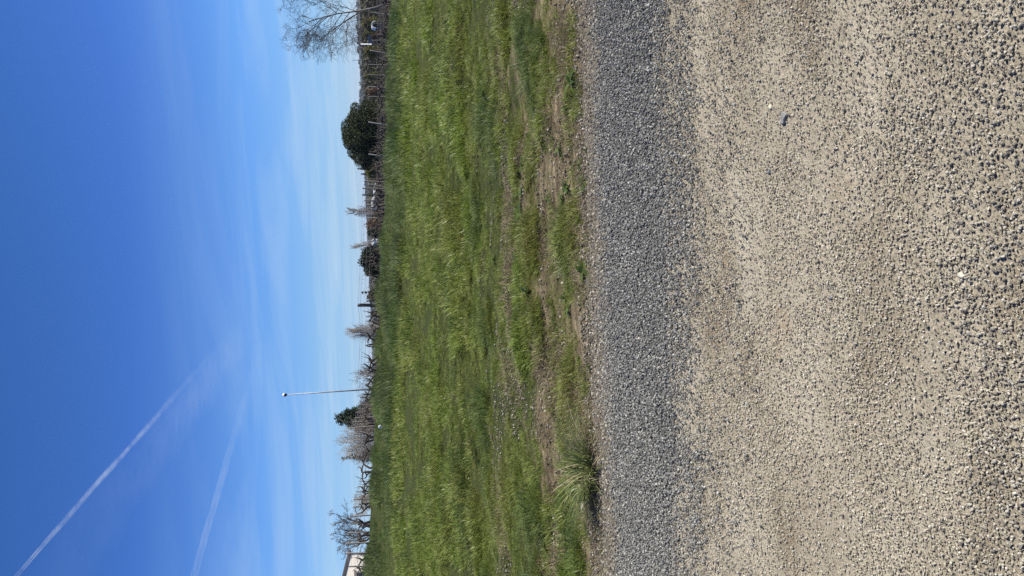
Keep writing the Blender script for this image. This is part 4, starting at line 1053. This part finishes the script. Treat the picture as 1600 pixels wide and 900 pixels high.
# ------------------------------------------------------------------ roadside plants and stones
def tussock():
    p = at(165, 905, 5.6); x, y = p.x, 5.6; z = gz(x, y)
    root = empty('grass_tussock', (x, y, z))
    for nm, mat, n, sd, r, l0, l1, w, lean, curl in (('blades', 'tussock', 360, 3, 0.13, 0.22, 0.48, 0.0085, 0.52, 0.25), ('dead_blades', 'straw', 130, 4, 0.15, 0.22, 0.46, 0.007, 0.85, 0.2)):
        o = bpy.data.objects.new(nm, tuft_mesh(nm, mat, sd, n, r, l0, l1, w, lean, curl, 5)); COL.objects.link(o); o.parent = root; o.scale = (1.25, 0.95, 0.85)
    tag(root, 'big arching grass tussock beside the gravel', 'grass tussock')
tussock()
def rosette(u, v, Yd, n, ln, seed, label, name='broadleaf_weed'):
    p = at(u, v, Yd); z = gz(p.x, Yd); root = empty(name, (p.x, Yd, z)); rr = random.Random(seed)
    for k in range(n):
        a = 2.4 * k + rr.gauss(0, .25); L_ = ln * rr.uniform(.6, 1.1); w = L_ * rr.uniform(.24, .34); el = rr.uniform(.25, 1.1); d = Vector((math.cos(a), math.sin(a), 0)); s = Vector((-d.y, d.x, 0)); V, F = [], []
        m = 6
        for i in range(m + 1):
            t = i / m; q = d * (L_ * t * math.cos(el * (1 - .5 * t))) + Vector((0, 0, 0.01 + L_ * (math.sin(el) * t - .55 * t * t))); ww = w * math.sin(math.pi * (0.06 + 0.92 * t)) ** .8; rip = 0.06 * L_ * math.sin(i * 2.1 + k)
            V += [q - s * ww / 2 + Vector((0, 0, .12 * ww + rip * .3)), q, q + s * ww / 2 + Vector((0, 0, .12 * ww - rip * .3))]
        for i in range(m):
            for j in range(2): F.append((3 * i + j, 3 * i + j + 1, 3 * i + j + 4, 3 * i + j + 3))
        me = np_mesh('leaf', [tuple(v_) for v_ in V], F, M['broadleaf'], True)
        at_ = me.attributes.new('rnd', 'FLOAT', 'POINT'); at_.data.foreach_set('value', [rr.random()] * len(V))
        o = bpy.data.objects.new('leaf', me); COL.objects.link(o); o.parent = root
    tag(root, label, 'weed')
rosette(773, 905, 5.62, 11, 0.15, 1, 'dark glossy dock weed at the gravel edge on the birch side')
rosette(607, 893, 5.9, 9, 0.12, 2, 'leafy weed by the straw patch under the pine')
rosette(588, 881, 6.1, 8, 0.10, 3, 'smaller leafy weed next to the straw patch weed')
rosette(197, 712, 12.2, 8, 0.16, 4, 'dark leafy weed in the field above the tussock')
rosette(82, 690, 14, 9, 0.22, 5, 'bright leafy clump in the field below the white house')
rosette(640, 800, 7.8, 8, 0.11, 6, 'low leafy weed in the worn grass in front of the pine')
rosette(395, 858, 6.6, 8, 0.12, 7, 'low leafy weed in the long grass at the middle of the gravel')
def named_stone(u, v, wpx, mat, seed, label, flat=0.45, name='stone'):
    d = ray(u, v); t = (0 - EYE.z) / d.z; p = EYE + d * t; s = wpx / FPX * (p - EYE).dot(FWD)
    m = rock_mesh('stone', seed, M[mat], 3, flat, 0.05); o = bpy.data.objects.new(name, m); COL.objects.link(o)
    o.location = (p.x, p.y, gz(p.x, p.y) + s * flat * 0.18); o.scale = (s, s, s); o.rotation_euler = (0.1, 0.05, seed); tag(o, label, 'stone')
named_stone(715, 1226, 22, 'slate', 3, 'flat blue-grey stone set in the sandy track', 0.4)
named_stone(471, 1505, 15, 'cream_stone', 5, 'round cream pebble on the near side of the track', 0.6)
named_stone(434, 1300, 9, 'dark_stone', 8, 'dark pebble lying alone in the middle of the track', 0.7)
named_stone(632, 1202, 9, 'dark_stone', 9, 'small dark pebble a little left of the flat blue-grey stone', 0.7)
named_stone(372, 1007, 8, 'cream_stone', 12, 'pale pebble standing out on the grey gravel band', 0.7)
named_stone(732, 1205, 9, 'cream_stone', 13, 'small pale chip beside the flat blue-grey stone', 0.6)
named_stone(110, 905, 17, 'cream_stone', 15, 'pale stone lying in the shade of the tussock', 0.5)

# small leafy weeds scattered through verge and field
wl_objs = []
for q in range(4):
    rr = random.Random(40 + q); V, F, A = [], [], []
    for k in range(9):
        a = 2.4 * k + rr.gauss(0, .3); L_ = rr.uniform(.05, .10); w = L_ * rr.uniform(.26, .42); el = rr.uniform(.2, 1.0); d = Vector((math.cos(a), math.sin(a), 0)); sd_ = Vector((-d.y, d.x, 0)); b0_ = len(V); c_ = rr.random()
        for i in range(4):
            t = i / 3; c = d * (L_ * t * math.cos(el)) + Vector((0, 0, .01 + L_ * (math.sin(el) * t - .4 * t * t))); ww = w * math.sin(math.pi * (.08 + .88 * t))
            V += [c - sd_ * ww / 2, c + sd_ * ww / 2]; A += [c_, c_]
        for i in range(3): F.append((b0_ + 2 * i, b0_ + 2 * i + 1, b0_ + 2 * i + 3, b0_ + 2 * i + 2))
    me = np_mesh('weed', [tuple(v_) for v_ in V], F, M['broadleaf']); at_ = me.attributes.new('rnd', 'FLOAT', 'POINT'); at_.data.foreach_set('value', A)
    wl_objs.append(bpy.data.objects.new('weed_%d' % q, me))
library('lib_weed', wl_objs)
grass_zone('small_weeds', 'lib_weed', 5.3, 14, 9, lambda x, y: sstep(0.15, .5, y - edge_hi(x)) * (1 - .85 * sstep(1, 6, y - edge_hi(x))) * sstep(.42, .6, fbm(x / .6, y / .4, 107)), 0.8, 1.7, 'small broad-leaved weeds dotted through the roadside grass', nvar=4)

# daisies: far too many to count
mb = MB()
for k in range(6): a = k * 1.047; mb.add([(0, 0, .05), (.012 * math.cos(a - .3), .012 * math.sin(a - .3), .053), (.017 * math.cos(a), .017 * math.sin(a), .052), (.012 * math.cos(a + .3), .012 * math.sin(a + .3), .053)], [(0, 1, 2, 3)])
dm = mb.mesh('daisy'); dm.materials.append(M['petal']); library('lib_daisy', [bpy.data.objects.new('daisy', dm)])
n = 130; y = rng.uniform(6, 38, n); x = rng.uniform(-1, 1, n) * view_half(y, 1.5)
scatter('daisies', LIB['lib_daisy'], np.stack([x, y, ground_z(x, y) + 0.03], 1), rng.uniform(.4, .9, n) * (0.6 + y / 60), rand_rot(n, .3), np.zeros(n, int), 'tiny white daisies sprinkled through the grass')

# ------------------------------------------------------------------ haze
hm, _, N_, L_n, out_ = new_mat('haze')
pv = N_.new('ShaderNodeVolumePrincipled'); pv.inputs['Color'].default_value = (0.80, 0.89, 1.0, 1); pv.inputs['Density'].default_value = 0.00009; pv.inputs['Anisotropy'].default_value = 0.2
L_n.new(pv.outputs[0], out_.inputs['Volume'])
mb = MB(); mb.box((0, 1800, -6), (5600, 3800, 17)); hz = mb.build('haze', hm); hz.display_type = 'WIRE'
tag(hz, 'thin blue haze over the valley', kind='stuff')

# ------------------------------------------------------------------ contrails
def trail_mat(name, alpha, nscale):
    m, nt, N, L, out = new_mat(name)
    e = N.new('ShaderNodeAttribute'); e.attribute_name = 'edge'; f = N.new('ShaderNodeAttribute'); f.attribute_name = 'fade'
    g = N.new('ShaderNodeNewGeometry'); no = N.new('ShaderNodeTexNoise'); no.inputs['Scale'].default_value = nscale; no.inputs['Detail'].default_value = 5
    L.new(g.outputs['Position'], no.inputs['Vector'])
    mr = N.new('ShaderNodeMapRange'); mr.inputs[1].default_value = 0.30; mr.inputs[2].default_value = 0.66; mr.inputs[3].default_value = 0.15; mr.inputs[4].default_value = 1.0; L.new(no.outputs[0], mr.inputs[0])
    a = N.new('ShaderNodeMath'); a.operation = 'MULTIPLY'; L.new(e.outputs['Fac'], a.inputs[0]); L.new(f.outputs['Fac'], a.inputs[1])
    b = N.new('ShaderNodeMath'); b.operation = 'MULTIPLY'; L.new(a.outputs[0], b.inputs[0]); L.new(mr.outputs[0], b.inputs[1])
    c = N.new('ShaderNodeMath'); c.operation = 'MULTIPLY'; c.inputs[1].default_value = alpha; L.new(b.outputs[0], c.inputs[0])
    d = N.new('ShaderNodeBsdfDiffuse'); d.inputs[0].default_value = (0.76, 0.85, 0.95, 1); t = N.new('ShaderNodeBsdfTranslucent'); t.inputs[0].default_value = (0.76, 0.85, 0.95, 1)
    s = N.new('ShaderNodeMixShader'); L.new(d.outputs[0], s.inputs[1]); L.new(t.outputs[0], s.inputs[2])
    tr = N.new('ShaderNodeBsdfTransparent'); x = N.new('ShaderNodeMixShader'); L.new(c.outputs[0], x.inputs[0]); L.new(tr.outputs[0], x.inputs[1]); L.new(s.outputs[0], x.inputs[2])
    L.new(x.outputs[0], out.inputs[0])
    return m
def sky_pt(u, v, alt=9000):
    d = ray(u, v); return EYE + d * (alt / d.z)
def trail(name, p0, p1, w0, w1, thick, mat, fade, parent=None, shift=0.0, label=None):
    a, b = sky_pt(*p0), sky_pt(*p1); d = (b - a); d.z = 0; side = Vector((-d.y, d.x, 0)).normalized(); n, k = 60, 13; V, E, Fd = [], [], []
    rr = random.Random(int(w0))
    for i in range(n + 1):
        t = i / n; c = a.lerp(b, t) + side * (shift * (1 + 0 * t)); w = (w0 + (w1 - w0) * t)
        c += side * (14 * math.sin(t * 23 + 1) + 9 * math.sin(t * 61)); w *= 1 + 0.22 * math.sin(t * 47 + 2) * math.sin(t * 19)
        for s in (1, -1):
            for j in range(k):
                q = -1 + 2 * j / (k - 1); V.append(c + side * (w * q) + Vector((0, 0, s * thick * math.sqrt(max(0, 1 - q * q)))))
                E.append((1 - q * q) ** 1.6); Fd.append(float(np.interp(t, [f[0] for f in fade], [f[1] for f in fade])))
    F = []
    for i in range(n):
        for s in (0, 1):
            for j in range(k - 1):
                o0 = i * 2 * k + s * k + j; F.append((o0, o0 + 1, o0 + 2 * k + 1, o0 + 2 * k))
    m = np_mesh(name, [tuple(v) for v in V], F, mat, True)
    for nm, arr in (('edge', E), ('fade', Fd)): q = m.attributes.new(nm, 'FLOAT', 'POINT'); q.data.foreach_set('value', arr)
    o = bpy.data.objects.new(name, m); COL.objects.link(o)
    if parent: o.parent = parent
    if label: tag(o, label, 'contrail', 'contrails in the blue sky')
    return o
t1 = trail('contrail', (-60, -28), (420, 395), 55, 420, 40, trail_mat('vapour', 0.27, 0.0022), [(0, 1), (.24, .85), (.33, .5), (.45, .17), (.6, 0.03), (.7, 0), (1, 0)], label='thin bright contrail, the upper and longer of the two')
trail('veil', (-60, -20), (420, 395), 1500, 1700, 150, trail_mat('vapour_veil', 0.055, 0.0009), [(0, .1), (.3, .5), (.55, 1), (.75, .7), (1, 0)], t1, shift=1150)
t2 = trail('contrail', (-80, 280), (380, 412), 330, 900, 110, trail_mat('vapour_wide', 0.20, 0.0009), [(0, 1), (.3, .85), (.46, .4), (.7, .15), (1, 0)], label='broad faint contrail lower in the sky')

for o_ in bpy.data.objects:
    if o_.parent and o_.name.split('.')[0] in ('branches', 'stems', 'limbs', 'canes', 'crown', 'inner_crown', 'dry_tendrils', 'blades', 'dead_blades', 'cross_arm') or (o_.parent and o_.name.split('.')[0] == 'trunk' and 'bush' in o_.parent.name):
        o_['kind'] = 'stuff'
